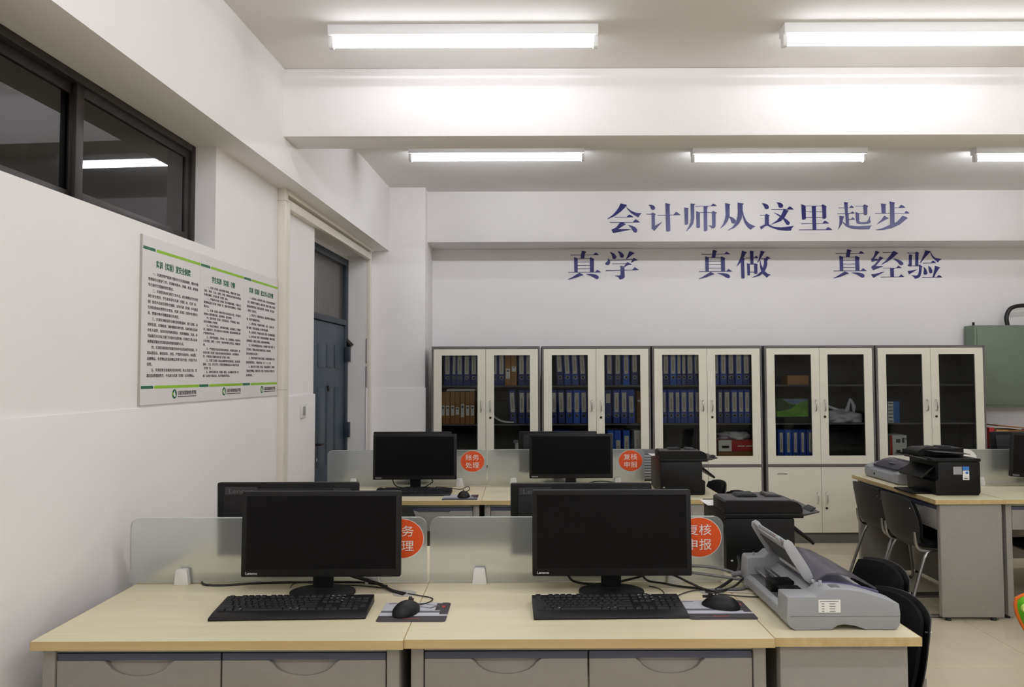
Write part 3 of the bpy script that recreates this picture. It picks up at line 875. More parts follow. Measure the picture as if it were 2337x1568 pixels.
# ================================================================== MONITORS
def monitor(x, y, zb, zt, label, rz=0.0, base_y=0.03, w=0.572, tilt=0.0, plate=True, rake=0.0):
    """screen faces local -y; x,y = centre of the screen front, zb/zt = bottom/top edge height"""
    t = thing('monitor', label, 'monitor', (x, y, 0.75), rz, 'black desktop monitors')
    h = zt - zb; hw = w / 2; z0 = zb - 0.75
    M = Matrix.Translation((0, 0, z0)) @ Matrix.Rotation(-tilt, 4, 'X') @ Matrix.Rotation(rake, 4, 'Y')
    def T(o):
        o.matrix_local = M
        return o
    hs = T(MB().prism(rrect(-hw, hw, 0, h, 0.006, 3), 0.0, 0.022, 'Y').build('housing', 'black_plastic', t, bevel=0.002))
    MB().box(-hw + .017, hw - .017, -0.0006, 0.001, 0.028, h - .017).build('screen', 'screen_black', hs)
    text_obj('brand', 'logo_silver', hs, (-hw + .017, -.0006, 0.0085), name='front_brand')
    bk = MB().prism([(.021, .02), (.021, h - .02), (.030, h - .045), (.048, h * .55), (.048, h * .22), (.03, .03)], -hw + .03, hw - .03, 'X').build('rear_cover', 'black_plastic', hs, bevel=0.004)
    MB().box(-hw + .10, hw - .16, .022, .029, h - .034, h - .022).build('vent_strip', 'dark_plastic', bk)
    if plate:
        pl = MB().box(hw - .165, hw - .035, .022, .0325, h - .046, h - .016).build('brand_plate', 'plate_grey', bk)
        text_obj('brand_big', 'logo_dark', pl, (hw - .052, .0329, h - .040), (PI / 2, 0, PI), 'rear_brand')
    MB().box(-.036, .036, .030, .052, 0.02, z0 + h * .45).build('stand_neck', 'black_plastic', t, bevel=0.004)
    MB().prism(ellipse(0, base_y, .118, .092, 48), 0.0, 0.011, 'Z').build('stand_base', 'black_plastic', t, bevel=0.003)
    return t
monitor(-0.722, 2.700, 0.818, 1.121, 'black monitor nearest the left wall in the foreground, screen towards the viewer', tilt=0.03)
monitor(0.323, 2.700, 0.818, 1.123, 'black monitor in the middle of the foreground, screen towards the viewer', tilt=0.03)
monitor(-0.948, 3.070, 0.81, 1.106, 'back of a black monitor above the front left partition, brand plate visible', rz=PI, tilt=0.03)
monitor(0.240, 3.070, 0.81, 1.100, 'back of a black monitor above the front middle partition', rz=PI, tilt=0.03)
monitor(-0.733, 5.130, 0.824, 1.134, 'black monitor of the second row in front of the door, screen towards viewer', tilt=0.02)
monitor(0.338, 5.130, 0.830, 1.132, 'black monitor of the second row in the middle, screen towards viewer', tilt=0.02)
monitor(-0.803, 5.520, 0.82, 1.122, 'monitor mostly hidden behind the second row left monitor, turned away', rz=PI, plate=False)
monitor(0.266, 5.520, 0.82, 1.122, 'monitor peeking out behind the second row middle monitor, turned away', rz=PI, plate=False)
monitor(3.615, 5.100, 0.820, 1.120, 'black monitor cut by the right edge of the picture', rz=-0.04, rake=0.06)
monitor(3.735, 5.520, 0.82, 1.110, 'monitor turned away behind the right edge partition', rz=PI, plate=False)

# ================================================================== KEYBOARDS
KEYME = {}
def key_mesh(wu):
    wu = round(wu, 2)
    if wu not in KEYME:
        m = MB()
        hw = wu * 0.0217 / 2 - .0012; hd = .0082
        m2 = [(-hw, -hd, 0), (hw, -hd, 0), (hw, hd, 0), (-hw, hd, 0), (-hw + .0022, -hd + .0022, .0065), (hw - .0022, -hd + .0022, .0065), (hw - .0022, hd - .0014, .0065), (-hw + .0022, hd - .0014, .0065)]
        vs = [m.bm.verts.new(p) for p in m2]
        for f in ((0, 3, 2, 1), (4, 5, 6, 7), (0, 1, 5, 4), (1, 2, 6, 5), (2, 3, 7, 6), (3, 0, 4, 7)):
            m.bm.faces.new([vs[i] for i in f])
        KEYME[wu] = m.mesh('key', smooth=False)
    return KEYME[wu]
ROWS = [
 (0, [(0, 1)] + [(2 + i, 1) for i in range(4)] + [(6.5 + i, 1) for i in range(4)] + [(11 + i, 1) for i in range(4)] + [(15.25 + i, 1) for i in range(3)]),
 (1, [(i, 1) for i in range(13)] + [(13, 2)] + [(15.25 + i, 1) for i in range(3)] + [(18.5 + i, 1) for i in range(4)]),
 (2, [(0, 1.5)] + [(1.5 + i, 1) for i in range(12)] + [(13.5, 1.5)] + [(15.25 + i, 1) for i in range(3)] + [(18.5 + i, 1) for i in range(4)]),
 (3, [(0, 1.75)] + [(1.75 + i, 1) for i in range(11)] + [(12.75, 2.25)] + [(18.5 + i, 1) for i in range(3)]),
 (4, [(0, 2.25)] + [(2.25 + i, 1) for i in range(10)] + [(12.25, 2.75), (16.25, 1)] + [(18.5 + i, 1) for i in range(4)]),
 (5, [(0, 1.25), (1.25, 1.25), (2.5, 1.25), (3.75, 6.25), (10, 1.25), (11.25, 1.25), (12.5, 1.25), (13.75, 1.25)] + [(15.25 + i, 1) for i in range(3)] + [(18.5, 2), (20.5, 1)])]
def keyboard(x, y, rz, label, single=True):
    t = thing('keyboard', label, 'keyboard', (x, y, 0.75), rz, 'black wired keyboards')
    hw = 0.252
    # wedge case with a rounded wrist lip in front
    prof = [(-.098, .0), (-.100, .006), (-.094, .0105), (-.060, .0165), (.080, .029), (.084, .026), (.084, .0)]
    MB().prism(prof, -hw, hw, 'X').build('case', 'black_plastic', t, bevel=0.003)
    slope = math.atan2(.0125, .14)
    joined = MB()
    for r, ks in ROWS:
        yy = .066 - r * .0205 - (0.006 if r else 0)
        zz = .0165 + (yy + .060) * math.tan(slope) - .0012
        for (u, wu) in ks:
            xx = -.2415 + (u + wu / 2) * .02147
            if single:
                o = obj('key', key_mesh(wu), 'key_black', t, (xx, yy, zz), (slope, 0, 0))
            else:
                joined.box(xx - wu * .0095, xx + wu * .0095, yy - .008, yy + .008, zz, zz + .006)
    if not single:
        k = joined.build('keys', 'key_black', t, smooth=False)
    for (lx, ly) in ((-.165, -.046), (-.002, -.046), (.02, -.046), (.115, .058), (.135, .058), (.155, .058), (.115, .036), (.135, .036), (.155, .036), (.155, .014), (.185, .038)):
        zz = .0165 + (ly + .060) * math.tan(slope) + .0056
        MB().box(lx - .004, lx + .003, ly - .001, ly + .0012, zz, zz + .0004).build('key_legend', 'legend_white', t)
    return t
keyboard(-0.763, 2.535, 0.035, 'black keyboard on the foreground desk nearest the left wall')
keyboard(0.287, 2.535, 0.02, 'black keyboard on the middle foreground desk')
keyboard(-0.72, 4.985, 0.01, 'black keyboard below the second row monitor in front of the door', False)
keyboard(3.70, 4.955, -0.05, 'black keyboard at the right edge of the picture', False)

# ================================================================== MOUSE PADS AND MICE
def mouse_pad(x, y, rz, label, full=True):
    t = thing('mouse_pad', label, 'mouse pad', (x, y, 0.75), rz, 'printed mouse pads')
    b = MB().prism(rrect(-.112, .112, -.098, .098, .012, 5), 0.0, 0.003, 'Z').build('pad', 'pad_dark', t, bevel=0.0008, seg=1)
    z = .003
    MB().prism(rrect(-.111, .084, .006, .097, .008, 4, (0, 0, 0, 1)), z, z + .0003, 'Z').build('print_upper', 'pad_grey', b)
    MB().box(-.111, .084, -.014, .006, z, z + .0003).build('print_bar', 'pad_stripe', b)
    MB().box(-.111, .084, -.045, -.014, z, z + .0003).build('print_lower', 'pad_grey', b)
    MB().box(.066, .100, .012, .088, z + .0003, z + .0005).build('print_tab', 'pad_dark', b)
    MB().box(.084, .112, -.045, -.030, z, z + .0003).build('print_corner', 'pad_grey', b)
    MB().box(.086, .097, .040, .060, z + .0005, z + .0007).build('print_red', 'pad_red', b)
    MB().box(-.100, -.058, .080, .086, z + .0003, z + .0005).build('print_wordmark', 'print_ink', b)
    lap = MB().prism([(-.005, .055), (.05, .03), (.075, .06), (.02, .085)], z + .0003, z + .0006, 'Z').build('print_laptop', 'pad_stripe', b)
    MB().prism([(.006, .056), (.047, .038), (.063, .060), (.022, .078)], z + .0006, z + .0008, 'Z').build('print_laptop_screen', 'pad_grey', lap)
    MB().box(-.09, -.04, -.074, -.071, z, z + .0003).build('print_line', 'pad_stripe', b)
    MB().box(-.03, .025, -.074, -.071, z, z + .0003).build('print_line', 'pad_red' if full else 'pad_stripe', b)
    return t
def mouse(x, y, rz, label):
    t = thing('computer_mouse', label, 'mouse', (x, y, 0.7537), rz, 'black wired mice')
    def shape(u, v, s):
        # u across, v along (front +)
        a = u * math.sqrt(1 - .5 * v * v); b = v * math.sqrt(1 - .5 * u * u)
        prof = (1 - (0.5 * (b + 0.15) ** 2)) * (1 - 0.55 * a * a)
        edge = max(abs(u), abs(v)) ** 6
        h = .039 * prof * (1 - .6 * edge)
        return (a * .041, b * .066, h if s > 0 else 0.0)
    MB().grid(shape, 14, 18).build('mouse_body', 'black_plastic', t, ang=60)
    MB().cyl((-.004, .036, .0335), (.004, .036, .0335), .008, n=14).build('scroll_wheel', 'dark_plastic', t)
    MB().box(-.0006, .0006, .008, .06, .026, .0355, M=Matrix.Rotation(-.16, 4, 'X') @ Matrix.Translation((0, 0, .003))).build('button_split', 'dark_plastic', t)
    return t
mouse_pad(-0.358, 2.515, 0.0, 'printed mouse pad lying across the joint of the two foreground desks')
mouse_pad(0.650, 2.530, 0.0, 'printed mouse pad beside the open grey printer')
mouse_pad(-0.395, 4.832, 0.0, 'printed mouse pad on the second row desk near the door', False)
mouse(-0.385, 2.505, -0.25, 'black mouse on the pad across the two foreground desks')
mouse(0.672, 2.555, 0.95, 'black mouse on the pad beside the open grey printer, turned sideways')
mouse(-0.375, 4.84, 0.1, 'black mouse on the second row pad near the door')

# ================================================================== CABLES
def cable(pts, r, m, label, sub=6, n=8):
    b = Vector(pts[0])
    o = MB().tube([Vector(p) - b for p in pts], r, n, sub).build('cable', m, loc=b)
    return tag(o, label, 'cable', 'computer cables')
Z = .7502
cable([(-1.215, 2.862, Z + .006), (-1.19, 2.835, Z + .004), (-1.12, 2.828, Z + .004), (-1.0, 2.852, Z + .005), (-.86, 2.862, Z + .005), (-.74, 2.86, Z + .006), (-.60, 2.852, Z + .006), (-.50, 2.79, Z + .01)], .004, 'cable_black', 'thick black cable along the left foreground partition')
cable([(-.66, 2.78, .86), (-.63, 2.82, .80), (-.58, 2.82, .775), (-.52, 2.79, .765), (-.475, 2.75, Z + .006), (-.42, 2.715, Z + .004)], .005, 'cable_black', 'black cable dropping from the left foreground monitor to the grommet')
cable([(-.70, 2.80, .84), (-.66, 2.84, .79), (-.60, 2.84, .77), (-.53, 2.80, .762), (-.47, 2.74, Z + .005), (-.425, 2.70, Z + .004)], .004, 'cable_black', 'second black cable below the left foreground monitor')
cable([(-.412, 2.715, Z + .004), (-.36, 2.69, Z + .003), (-.32, 2.665, Z + .003), (-.315, 2.63, Z + .004), (-.335, 2.59, Z + .006), (-.372, 2.565, Z + .012)], .002, 'cable_black', 'thin mouse lead curling to the pad across the desks')
cable([(-.86, 2.80, Z + .003), (-.85, 2.82, Z + .012), (-.80, 2.832, Z + .012), (-.72, 2.828, Z + .006), (-.6, 2.815, Z + .004), (-.5, 2.78, Z + .004), (-.44, 2.72, Z + .004)], .002, 'cable_black', 'thin keyboard lead behind the left foreground monitor stand')
cable([(.15, 2.82, .82), (.17, 2.83, .79), (.20, 2.82, .765), (.30, 2.82, Z + .006), (.42, 2.83, .775), (.50, 2.825, .80), (.56, 2.80, .795), (.62, 2.77, .772), (.67, 2.745, Z + .006), (.72, 2.735, Z + .005)], .0045, 'cable_black', 'black cable arching behind the middle foreground monitor')
cable([(.40, 2.80, .84), (.44, 2.825, .80), (.47, 2.825, .768), (.52, 2.80, .765), (.58, 2.79, Z + .006), (.66, 2.76, Z + .005), (.70, 2.72, Z + .005), (.73, 2.73, Z + .006)], .004, 'cable_black', 'black cable looping beside the middle foreground monitor stand')
cable([(.70, 2.74, Z + .006), (.74, 2.77, .765), (.79, 2.81, .785), (.825, 2.86, .81), (.84, 2.93, .83)], .006, 'cable_black', 'thick black cord rising from the desk joint behind the grey printer')
cable([(.72, 2.735, Z + .005), (.77, 2.755, .762), (.82, 2.80, .785), (.835, 2.88, .80)], .004, 'cable_black', 'second black cord rising behind the grey printer')
cable([(.822, 2.80, .785), (.78, 2.83, .80), (.70, 2.85, .812), (.62, 2.852, .814), (.595, 2.848, .806), (.62, 2.84, .796), (.70, 2.825, .788), (.78, 2.80, .782), (.815, 2.79, .78)], .0055, 'cable_grey', 'grey power cord looped beside the orange sticker')
cable([(.822, 2.80, .782), (.835, 2.80, .765), (.83, 2.78, Z + .008), (.80, 2.755, Z + .006), (.74, 2.745, Z + .006), (.68, 2.74, Z + .006)], .0055, 'cable_grey', 'grey power cord lying on the desk below the loop')
cable([(.66, 2.72, Z + .004), (.70, 2.705, Z + .003), (.76, 2.68, Z + .003), (.82, 2.665, Z + .003), (.885, 2.665, Z + .004), (.88, 2.68, Z + .005), (.845, 2.70, Z + .004)], .002, 'cable_black', 'thin black lead with a sharp bend in front of the grey printer')
cable([(.70, 2.715, Z + .005), (.69, 2.695, Z + .004), (.695, 2.66, Z + .004), (.705, 2.625, Z + .006), (.70, 2.60, Z + .012)], .002, 'cable_black', 'thin mouse lead beside the open grey printer')
cable([(.47, 2.80, Z + .004), (.50, 2.77, Z + .004), (.51, 2.72, Z + .004), (.50, 2.66, Z + .004)], .002, 'cable_black', 'thin lead hanging behind the middle keyboard')
cable([(.53, 2.65, Z + .004), (.57, 2.70, Z + .004), (.62, 2.74, Z + .004), (.67, 2.745, Z + .005)], .002, 'cable_black', 'thin keyboard lead right of the middle monitor')
cable([(.74, 2.73, Z + .003), (.80, 2.72, Z + .003), (.88, 2.70, Z + .003), (.95, 2.67, Z + .003)], .0025, 'cable_white', 'thin white lead in front of the grey printer')
cable([(-.92, 5.26, .86), (-.90, 5.24, .80), (-.87, 5.22, .765), (-.80, 5.21, Z + .004)], .004, 'cable_black', 'black cable left of the second row left monitor stand')
cable([(-.66, 5.23, .84), (-.62, 5.22, .80), (-.66, 5.21, .77), (-.70, 5.2, Z + .004)], .004, 'cable_black', 'black cable right of the second row left monitor stand')
cable([(-.60, 5.25, Z + .006), (-.50, 5.2, Z + .006), (-.42, 5.14, Z + .006), (-.37, 5.16, .772), (-.36, 5.1, Z + .005), (-.40, 5.0, Z + .004), (-.405, 4.91, Z + .006)], .0025, 'cable_black', 'thin lead running to the second row mouse')
cable([(.42, 5.22, Z + .004), (.47, 5.2, .79), (.56, 5.2, .80), (.66, 5.2, .785), (.74, 5.2, Z + .004)], .004, 'cable_black', 'black cable arching behind the second row middle monitor')
cable([(.84, 5.22, Z + .004), (.87, 5.2, .775), (.93, 5.16, .79), (1.0, 5.12, .79)], .003, 'cable_black', 'thin black cable between second row partition and copier')
def grommet(x, y, label):
    t = thing('cable_grommet', label, 'grommet', (x, y, 0.75), 0, 'desk cable grommets')
    MB().prism(ellipse(0, 0, .042, .036, 32), 0.0, 0.0025, 'Z').build('ring', 'grommet', t, bevel=0.001, seg=1)
    MB().prism(ellipse(-.008, 0, .014, .016, 20), 0.0025, 0.003, 'Z').build('opening', 'foot_black', t)
grommet(-0.425, 2.725, 'grey cable grommet in the left foreground desktop')
grommet(0.685, 2.735, 'grey cable grommet in the middle foreground desktop')

# ================================================================== FILING CABINETS
CY = 6.83
CABX = [(-0.824, 0.169), (0.185, 1.182), (1.198, 2.203), (2.227, 3.233), (3.249, 4.249)]
CNAME = ('leftmost', 'second', 'middle', 'fourth', 'rightmost')
def cabinet(x0, x1, label):
    w = x1 - x0; hw = w / 2
    t = thing('filing_cabinet', label, 'cabinet', ((x0 + x1) / 2, CY, 0), 0, 'steel cabinets along the back wall')
    c = MB()
    c.box(-hw, -hw + .016, 0, .38, .08, 1.80); c.box(hw - .016, hw, 0, .38, .08, 1.80)
    c.box(-hw + .016, hw - .016, 0, .38, 1.778, 1.80); c.box(-hw + .016, hw - .016, .37, .38, .08, 1.778)
    c.box(-hw + .016, hw - .016, 0, .37, .691, .714); c.box(-hw + .016, hw - .016, .02, .37, .08, .095)
    c.build('carcass', 'cabinet_grey', t, bevel=0.0015, seg=1)
    MB().box(-hw + .004, hw - .004, .012, .37, 0, .08).build('plinth', 'cabinet_grey', t)
    MB().box(-hw + .0165, hw - .0165, .3675, .3695, .096, 1.7775).build('back_shade', 'cabinet_shade', t)  # dark sheet over the back panel, interior shade put into its colour
    for z in (1.425, 1.073):
        MB().box(-hw + .017, hw - .017, .035, .368, z, z + .014).build('shelf', 'cabinet_grey', t)
    for sx, side in ((-1, 'left'), (1, 'right')):
        a, b = sorted((sx * (hw - .0185), sx * .0015))
        d = MB()
        z0, z1 = .717, 1.775
        ga, gb, gz0, gz1 = a + .074, b - .074, .792, 1.717
        d.box(a, ga, .001, .019, z0, z1); d.box(gb, b, .001, .019, z0, z1)
        d.box(ga, gb, .001, .019, z0, gz0); d.box(ga, gb, .001, .019, gz1, z1)
        bmesh.ops.remove_doubles(d.bm, verts=d.bm.verts[:], dist=1e-5)
        dr = d.build('upper_door', 'cabinet_cream', t, smooth=False)
        MB().box(ga - .006, gb + .006, .010, .014, gz0 - .006, gz1 + .006).build('glass_pane', 'cabinet_glass', dr)
        xh = sx * .042
        MB().tube([(xh, .002, 1.30), (xh, -.018, 1.296), (xh, -.026, 1.275), (xh, -.026, 1.225), (xh, -.018, 1.203), (xh, .002, 1.199)], .005, 8, 3).build('handle', 'chrome', dr)
        ld = MB().box(a, b, .001, .019, .097, .689).build('lower_door', 'cabinet_cream', t, bevel=0.0015, seg=1)
        MB().tube([(xh, .002, .458), (xh, -.018, .454), (xh, -.026, .435), (xh, -.026, .385), (xh, -.018, .363), (xh, .002, .359)], .005, 8, 3).build('handle', 'chrome', ld)
        if sx > 0:
            MB().cyl((xh, .002, 1.147), (xh, -.004, 1.147), .011).build('lock', 'iron', dr)
            MB().cyl((xh, .002, .318), (xh, -.004, .318), .011).build('lock', 'iron', ld)
    return t
for i, (a, b) in enumerate(CABX):
    cb = cabinet(a, b, ('tall cream and grey glass-door filing cabinet, %s of five along the back wall' % CNAME[i]) if i in (0, 4)
            else 'tall cream and grey glass-door filing cabinet, %s from the left of five' % ('second', 'third', 'fourth')[i - 1])

MB().box(-.40, -.31, -.0005, .0012, .625, .632).build('label_holder', 'cabinet_grey', bpy.data.objects['filing_cabinet.003'])
SH = {'top': 1.439, 'middle': 1.087, 'bottom': .714}
PXM = 6.885 / 1700.0
def pxx(p): return (p - 1190) * PXM
BODY = {}
def binder(p, shelf, where, order, wpx=15.5, h=.31, col='binder_blue', tilt=0.0, lab=(.105, .285), labw=.62, ldx=0.0):
    x = pxx(p); w = wpx * PXM
    cname = {'binder_blue': 'blue', 'binder_navy': 'dark blue', 'binder_bright': 'bright blue', 'binder_white': 'white'}[col]
    t = thing('ring_binder', '%s binder, %s from left on %s shelf behind %s' % (cname, order, shelf, where), 'binder',
              (x, CY + .052, SH[shelf]), 0, 'lever-arch binders in the cabinets')
    t.rotation_euler = (0, tilt, 0)
    t.location.z += abs(math.sin(tilt)) * w / 2
    k = (round(w, 4), h)
    if k not in BODY:
        BODY[k] = MB().box(-w / 2 + .001, w / 2 - .001, 0, .27, 0, h).mesh('binder_body', bevel=0.003, seg=1)
    me = BODY[k].copy(); me.materials.clear(); me.materials.append(MATS[col])
    obj('binder_body', me, col, t)
    lw = w * labw / 2
    lb = MB().box(-lw + ldx, lw + ldx, -.0012, .0004, lab[0], min(lab[1], h - .012)).build('spine_label', 'spine_label', t)
    MB().box(-lw * .35 + ldx, lw * .35 + ldx, -.0016, -.0011, lab[0] + .03, min(lab[1], h - .012) - .05).build('label_writing', 'faint_ink', lb)
    g = MB()
    n = 18
    R, r = .0155, .0135
    ring = [[g.bm.verts.new((q * math.cos(2 * PI * i / n), yy, .072 + q * math.sin(2 * PI * i / n))) for i in range(n)] for q, yy in ((R, .0), (R, -.0025), (r, -.0025), (r, .0))]
    for a, b in zip(ring, ring[1:]):
        for i in range(n):
            g.bm.faces.new([a[i], a[(i + 1) % n], b[(i + 1) % n], b[i]])
    rg = g.build('finger_ring', 'chrome', t)
    MB().cyl((0, -.0004, .072), (0, -.0012, .072), r, n=18).build('finger_hole', 'foot_black', rg)
    return t
ORD = ('first', 'second', 'third', 'fourth', 'fifth', 'sixth', 'seventh')
def row(where, shelf, items):
    for i, it in enumerate(items):
        p, kw = (it, {}) if not isinstance(it, tuple) else it
        binder(p, shelf, where, ORD[i], **kw)
B = dict
nv, br = 'binder_navy', 'binder_bright'
W1L, W1R = 'leftmost cabinet left door', 'leftmost cabinet right door'
row(W1L, 'top', [(1021.2, B(col=nv)), (1035.5, B(col=nv, wpx=12.5, labw=.45, tilt=.02)), (1049, B(col=nv)), (1065.3, B(col=nv)), (1081.2, B(col=nv))])
row(W1R, 'top', [(1128.5, B(col=nv)), (1144.4, B(col=nv)), (1190, B(col=nv)), (1206.2, B(col=nv))])
row(W1R, 'middle', [(1171.5, B(tilt=-.05, col=nv)), (1190.6, B(col=nv)), (1206.8, B(col=nv))])
W2L, W2R = 'second cabinet left door', 'second cabinet right door'
row(W2L, 'top', [(1278.5, B(tilt=-.05, col=nv, lab=(.125, .29))), (1296, B(tilt=-.05, col='binder_blue')), (1313, B(tilt=-.04)), (1331, B(tilt=-.05, col=nv))])
row(W2L, 'middle', [(1263, B(col=nv)), (1281.5, B(tilt=-.03, col=nv)), (1298.5, B()), (1315.5, B(col=br)), (1332.5, B(tilt=-.02))])
row(W2L, 'bottom', [(1273, B()), (1290, B()), (1307.5, B(h=.30))])
row(W2R, 'top', [(1390.5, B(col=nv)), (1409.6, B(col=nv)), (1428.6, B(col=br)), (1448, B(col=nv, lab=(.12, .29)))])
row(W2R, 'middle', [(1387, B(col=nv, lab=(.19, .275))), (1406, B()), (1423.3, B()), (1440.5, B(tilt=-.02, lab=(.1, .25)))])
row(W2R, 'bottom', [(1392, B(col=br)), (1408, B(col=br, lab=(.03, .22), ldx=.004)), (1428, B(col=br, lab=(.05, .26))), (1453, B(col='binder_white'))])
W3L, W3R = 'middle cabinet left door', 'middle cabinet right door'
row(W3L, 'top', [(1519, B(col=nv)), (1535.6, B(col=br)), (1549.2, B(wpx=10.5)), (1560, B(wpx=10.5, col=nv)), (1574, B(col=nv, wpx=16)), (1590.2, B(col=nv))])
row(W3L, 'middle', [(1515, B(wpx=11, labw=.5)), (1530.5, B()), (1545, B(wpx=12)), (1559.5, B()), (1575.5, B()), (1591, B(col=nv, wpx=14))])
row(W3R, 'top', [(1633.5, B(wpx=14)), (1650.3, B()), (1667.5, B(col=nv)), (1685.2, B(wpx=17)), (1702.6, B(col=nv, wpx=16.5))])
row(W3R, 'middle', [(1642, B(wpx=13, col=nv, labw=.5)), (1657.6, B(col=nv)), (1674.2, B()), (1689.4, B(wpx=13)), (1703.4, B(wpx=14))])
W4L = 'fourth cabinet left door'
row(W4L, 'bottom', [(1779.5, B(labw=.42)), (1795.6, B(col=br, labw=.36, tilt=.0)), (1811.6, B(labw=.4)), (1828, B(labw=.36)), (1845, B(labw=.36))])

def archive_box(p, shelf, label, wpx=10.6, h=.295, lz=(.077, .17), m='kraft', dy=0.0):
    w = wpx * PXM
    t = thing('archive_box', label, 'archive box', (pxx(p), CY + .055 + dy, SH[shelf]), 0, 'kraft archive boxes in the cabinets')
    MB().box(-w / 2 + .0008, w / 2 - .0008, 0, .26, 0, h).build('box_body', m, t, bevel=0.0015, seg=1)
    lb = MB().box(-w * .36, w * .36, -.0012, .0004, lz[0], lz[1]).build('paper_label', 'paper_white', t)
    MB().box(-w * .2, w * .2, -.0016, -.0011, (lz[0] * .3 + lz[1] * .7), (lz[0] * .15 + lz[1] * .85)).build('label_writing', 'label_ink', lb)
for i, p in enumerate((1011, 1021.6, 1033, 1044, 1055.6, 1067, 1078)):
    archive_box(p, 'middle', 'kraft archive box, %s from left on the leftmost cabinet middle shelf' % ORD[i], lz=((.077, .17), (.077, .17), (.077, .17), (.085, .155), (.062, .185), (.077, .17), (.077, .17))[i], h=(.295, .295, .30, .295, .298, .295, .30)[i])
archive_box(1159, 'top', 'kraft archive box with low label between binders in leftmost cabinet', wpx=13.5, lz=(.065, .155))
archive_box(1172.6, 'top', 'kraft archive box with small high label between binders in leftmost cabinet', wpx=13, lz=(.13, .175))
archive_box(1457.5, 'middle', 'brown archive box right of the binders in second cabinet', wpx=9, lz=(.2, .22), m='kraft_dark')

def carton(p0, p1, z0, z1, y0, y1, m, name, label, cat, parts=()):
    x0, x1 = pxx(p0), pxx(p1)
    t = thing(name, label, cat, ((x0 + x1) / 2, y0, z0))
    w = x1 - x0
    MB().box(-w / 2, w / 2, 0, y1 - y0, 0, z1 - z0).build('box_body', m, t, bevel=0.0015, seg=1)
    for (nm, a, b, c, d, mm) in parts:      # print on the front: fractions of width and height
        MB().box(-w / 2 + a * w, -w / 2 + b * w, -.0012, .0004, c * (z1 - z0), d * (z1 - z0)).build(nm, mm, t)
    return t
F = CY + .05
tt = MB()
for k in range(5):
    tt.box(-.13 + .002 * k, .14 - .004 * (k % 3), .002 * (k % 2), .22, .004 * k, .004 * k + .0038)
tag(tt.build('paper_stack', 'paper_white', loc=(pxx(1050), F + .02, SH['middle'] + .301), smooth=False), 'flat stack of paper lying on the kraft archive boxes', 'paper')
carton(1122, 1163, SH['middle'], SH['middle'] + .22, F + .12, F + .28, 'foot_black', 'document_case', 'black case behind the curled papers in the leftmost cabinet', 'case')
cp = MB()
prof = []
for k in range(17):
    a = k / 16
    prof.append((-.11 + .20 * a, .004 + .075 * (1 - a) ** 3 + .004 * a))
cp.prism(prof + [(x, z + .012) for x, z in prof[::-1]], 0, .16, 'Y')
tag(cp.build('curled_papers', 'paper_white', loc=(pxx(1150), F + .0, SH['middle']), ang=60), 'curled white papers left of the binders in the leftmost cabinet', 'paper')
carton(1122, 1186, SH['bottom'], SH['bottom'] + .09, F + .03, F + .25, 'kraft_dark', 'storage_box', 'brown box on the bottom shelf of the leftmost cabinet', 'box')
bt = thing('spray_bottle', 'small white bottle standing on a brown box in the leftmost cabinet', 'bottle', (pxx(1178.5), F + .08, SH['bottom'] + .091))
MB().prism(ellipse(0, 0, .018, .018, 20), 0, .10, 'Z').build('bottle_body', 'paper_white', bt, bevel=.004)
MB().box(-.03, .014, -.01, .01, .10, .128).build('bottle_head', 'printer_grey', bt, bevel=.003)
ps = MB()
for k in range(14):
    ps.box(-.082 + .001 * (k % 3), .082 - .002 * (k % 4), 0, .20, .0085 * k, .0085 * k + .0082)
tag(ps.build('paper_stack', 'paper_white', loc=(pxx(1533), F + .01, SH['bottom']), smooth=False), 'thick stack of white paper on the bottom shelf of the middle cabinet', 'paper')
carton(1636, 1720, SH['bottom'], SH['bottom'] + .115, F, F + .25, 'kraft_dark', 'storage_box', 'flat brown box under the red box in the middle cabinet', 'box')
carton(1637, 1719.5, SH['bottom'] + .116, SH['bottom'] + .218, F + .005, F + .24, 'box_red', 'product_box', 'red and white box lying in the middle cabinet', 'box',
       (('white_panel', 0, .36, 0, 1, 'paper_white'), ('dark_window', .09, .29, .28, .5, 'print_ink'), ('print_line', .52, .72, .42, .5, 'paper_white'), ('print_line', .76, .98, .42, .5, 'paper_white')))
def lump(name, label, cat, loc, sx, sy, sz, m, seed=1, amp=.25):
    rnd = random.Random(seed)
    ph = [rnd.uniform(0, 6) for _ in range(6)]
    g = MB()
    bmesh.ops.create_icosphere(g.bm, subdivisions=4, radius=1.0)
    for v in g.bm.verts:
        c = v.co
        k = 1 + amp * (math.sin(4 * c.x + ph[0]) * math.sin(3 * c.y + ph[1]) + .6 * math.sin(7 * c.z + ph[2]) * math.sin(6 * c.x + ph[3]))
        v.co = (c.x * sx * k, c.y * sy * k, max(c.z * k, -.55) * sz + .55 * sz)
    o = g.build(name, m, loc=loc, ang=80)
    return tag(o, label, cat)
lump('plastic_bag', 'crumpled grey plastic bag lying on the red box in the middle cabinet', 'bag', (pxx(1682), F + .12, SH['bottom'] + .219), .14, .09, .045, 'bag_plastic', 3)
carton(1798, 1846, SH['top'], SH['top'] + .085, F + .02, F + .2, 'kraft', 'storage_box', 'small kraft box on the top shelf of the fourth cabinet', 'box')
carton(1768, 1846, SH['middle'], SH['middle'] + .055, F, F + .24, 'foot_black', 'document_case', 'flat black case under the landscape picture box', 'case')
pc = carton(1771, 1843, SH['middle'] + .056, SH['middle'] + .222, F + .01, F + .22, 'picture_green', 'picture_box', 'box printed with a green landscape in the fourth cabinet', 'box')
MB().prism([(-.10, .164), (-.02, .125), (.04, .112), (.08, .135), (.144, .15), (.144, .164)], .0004, -.001, 'Y').build('sky_print', 'picture_sky', pc)
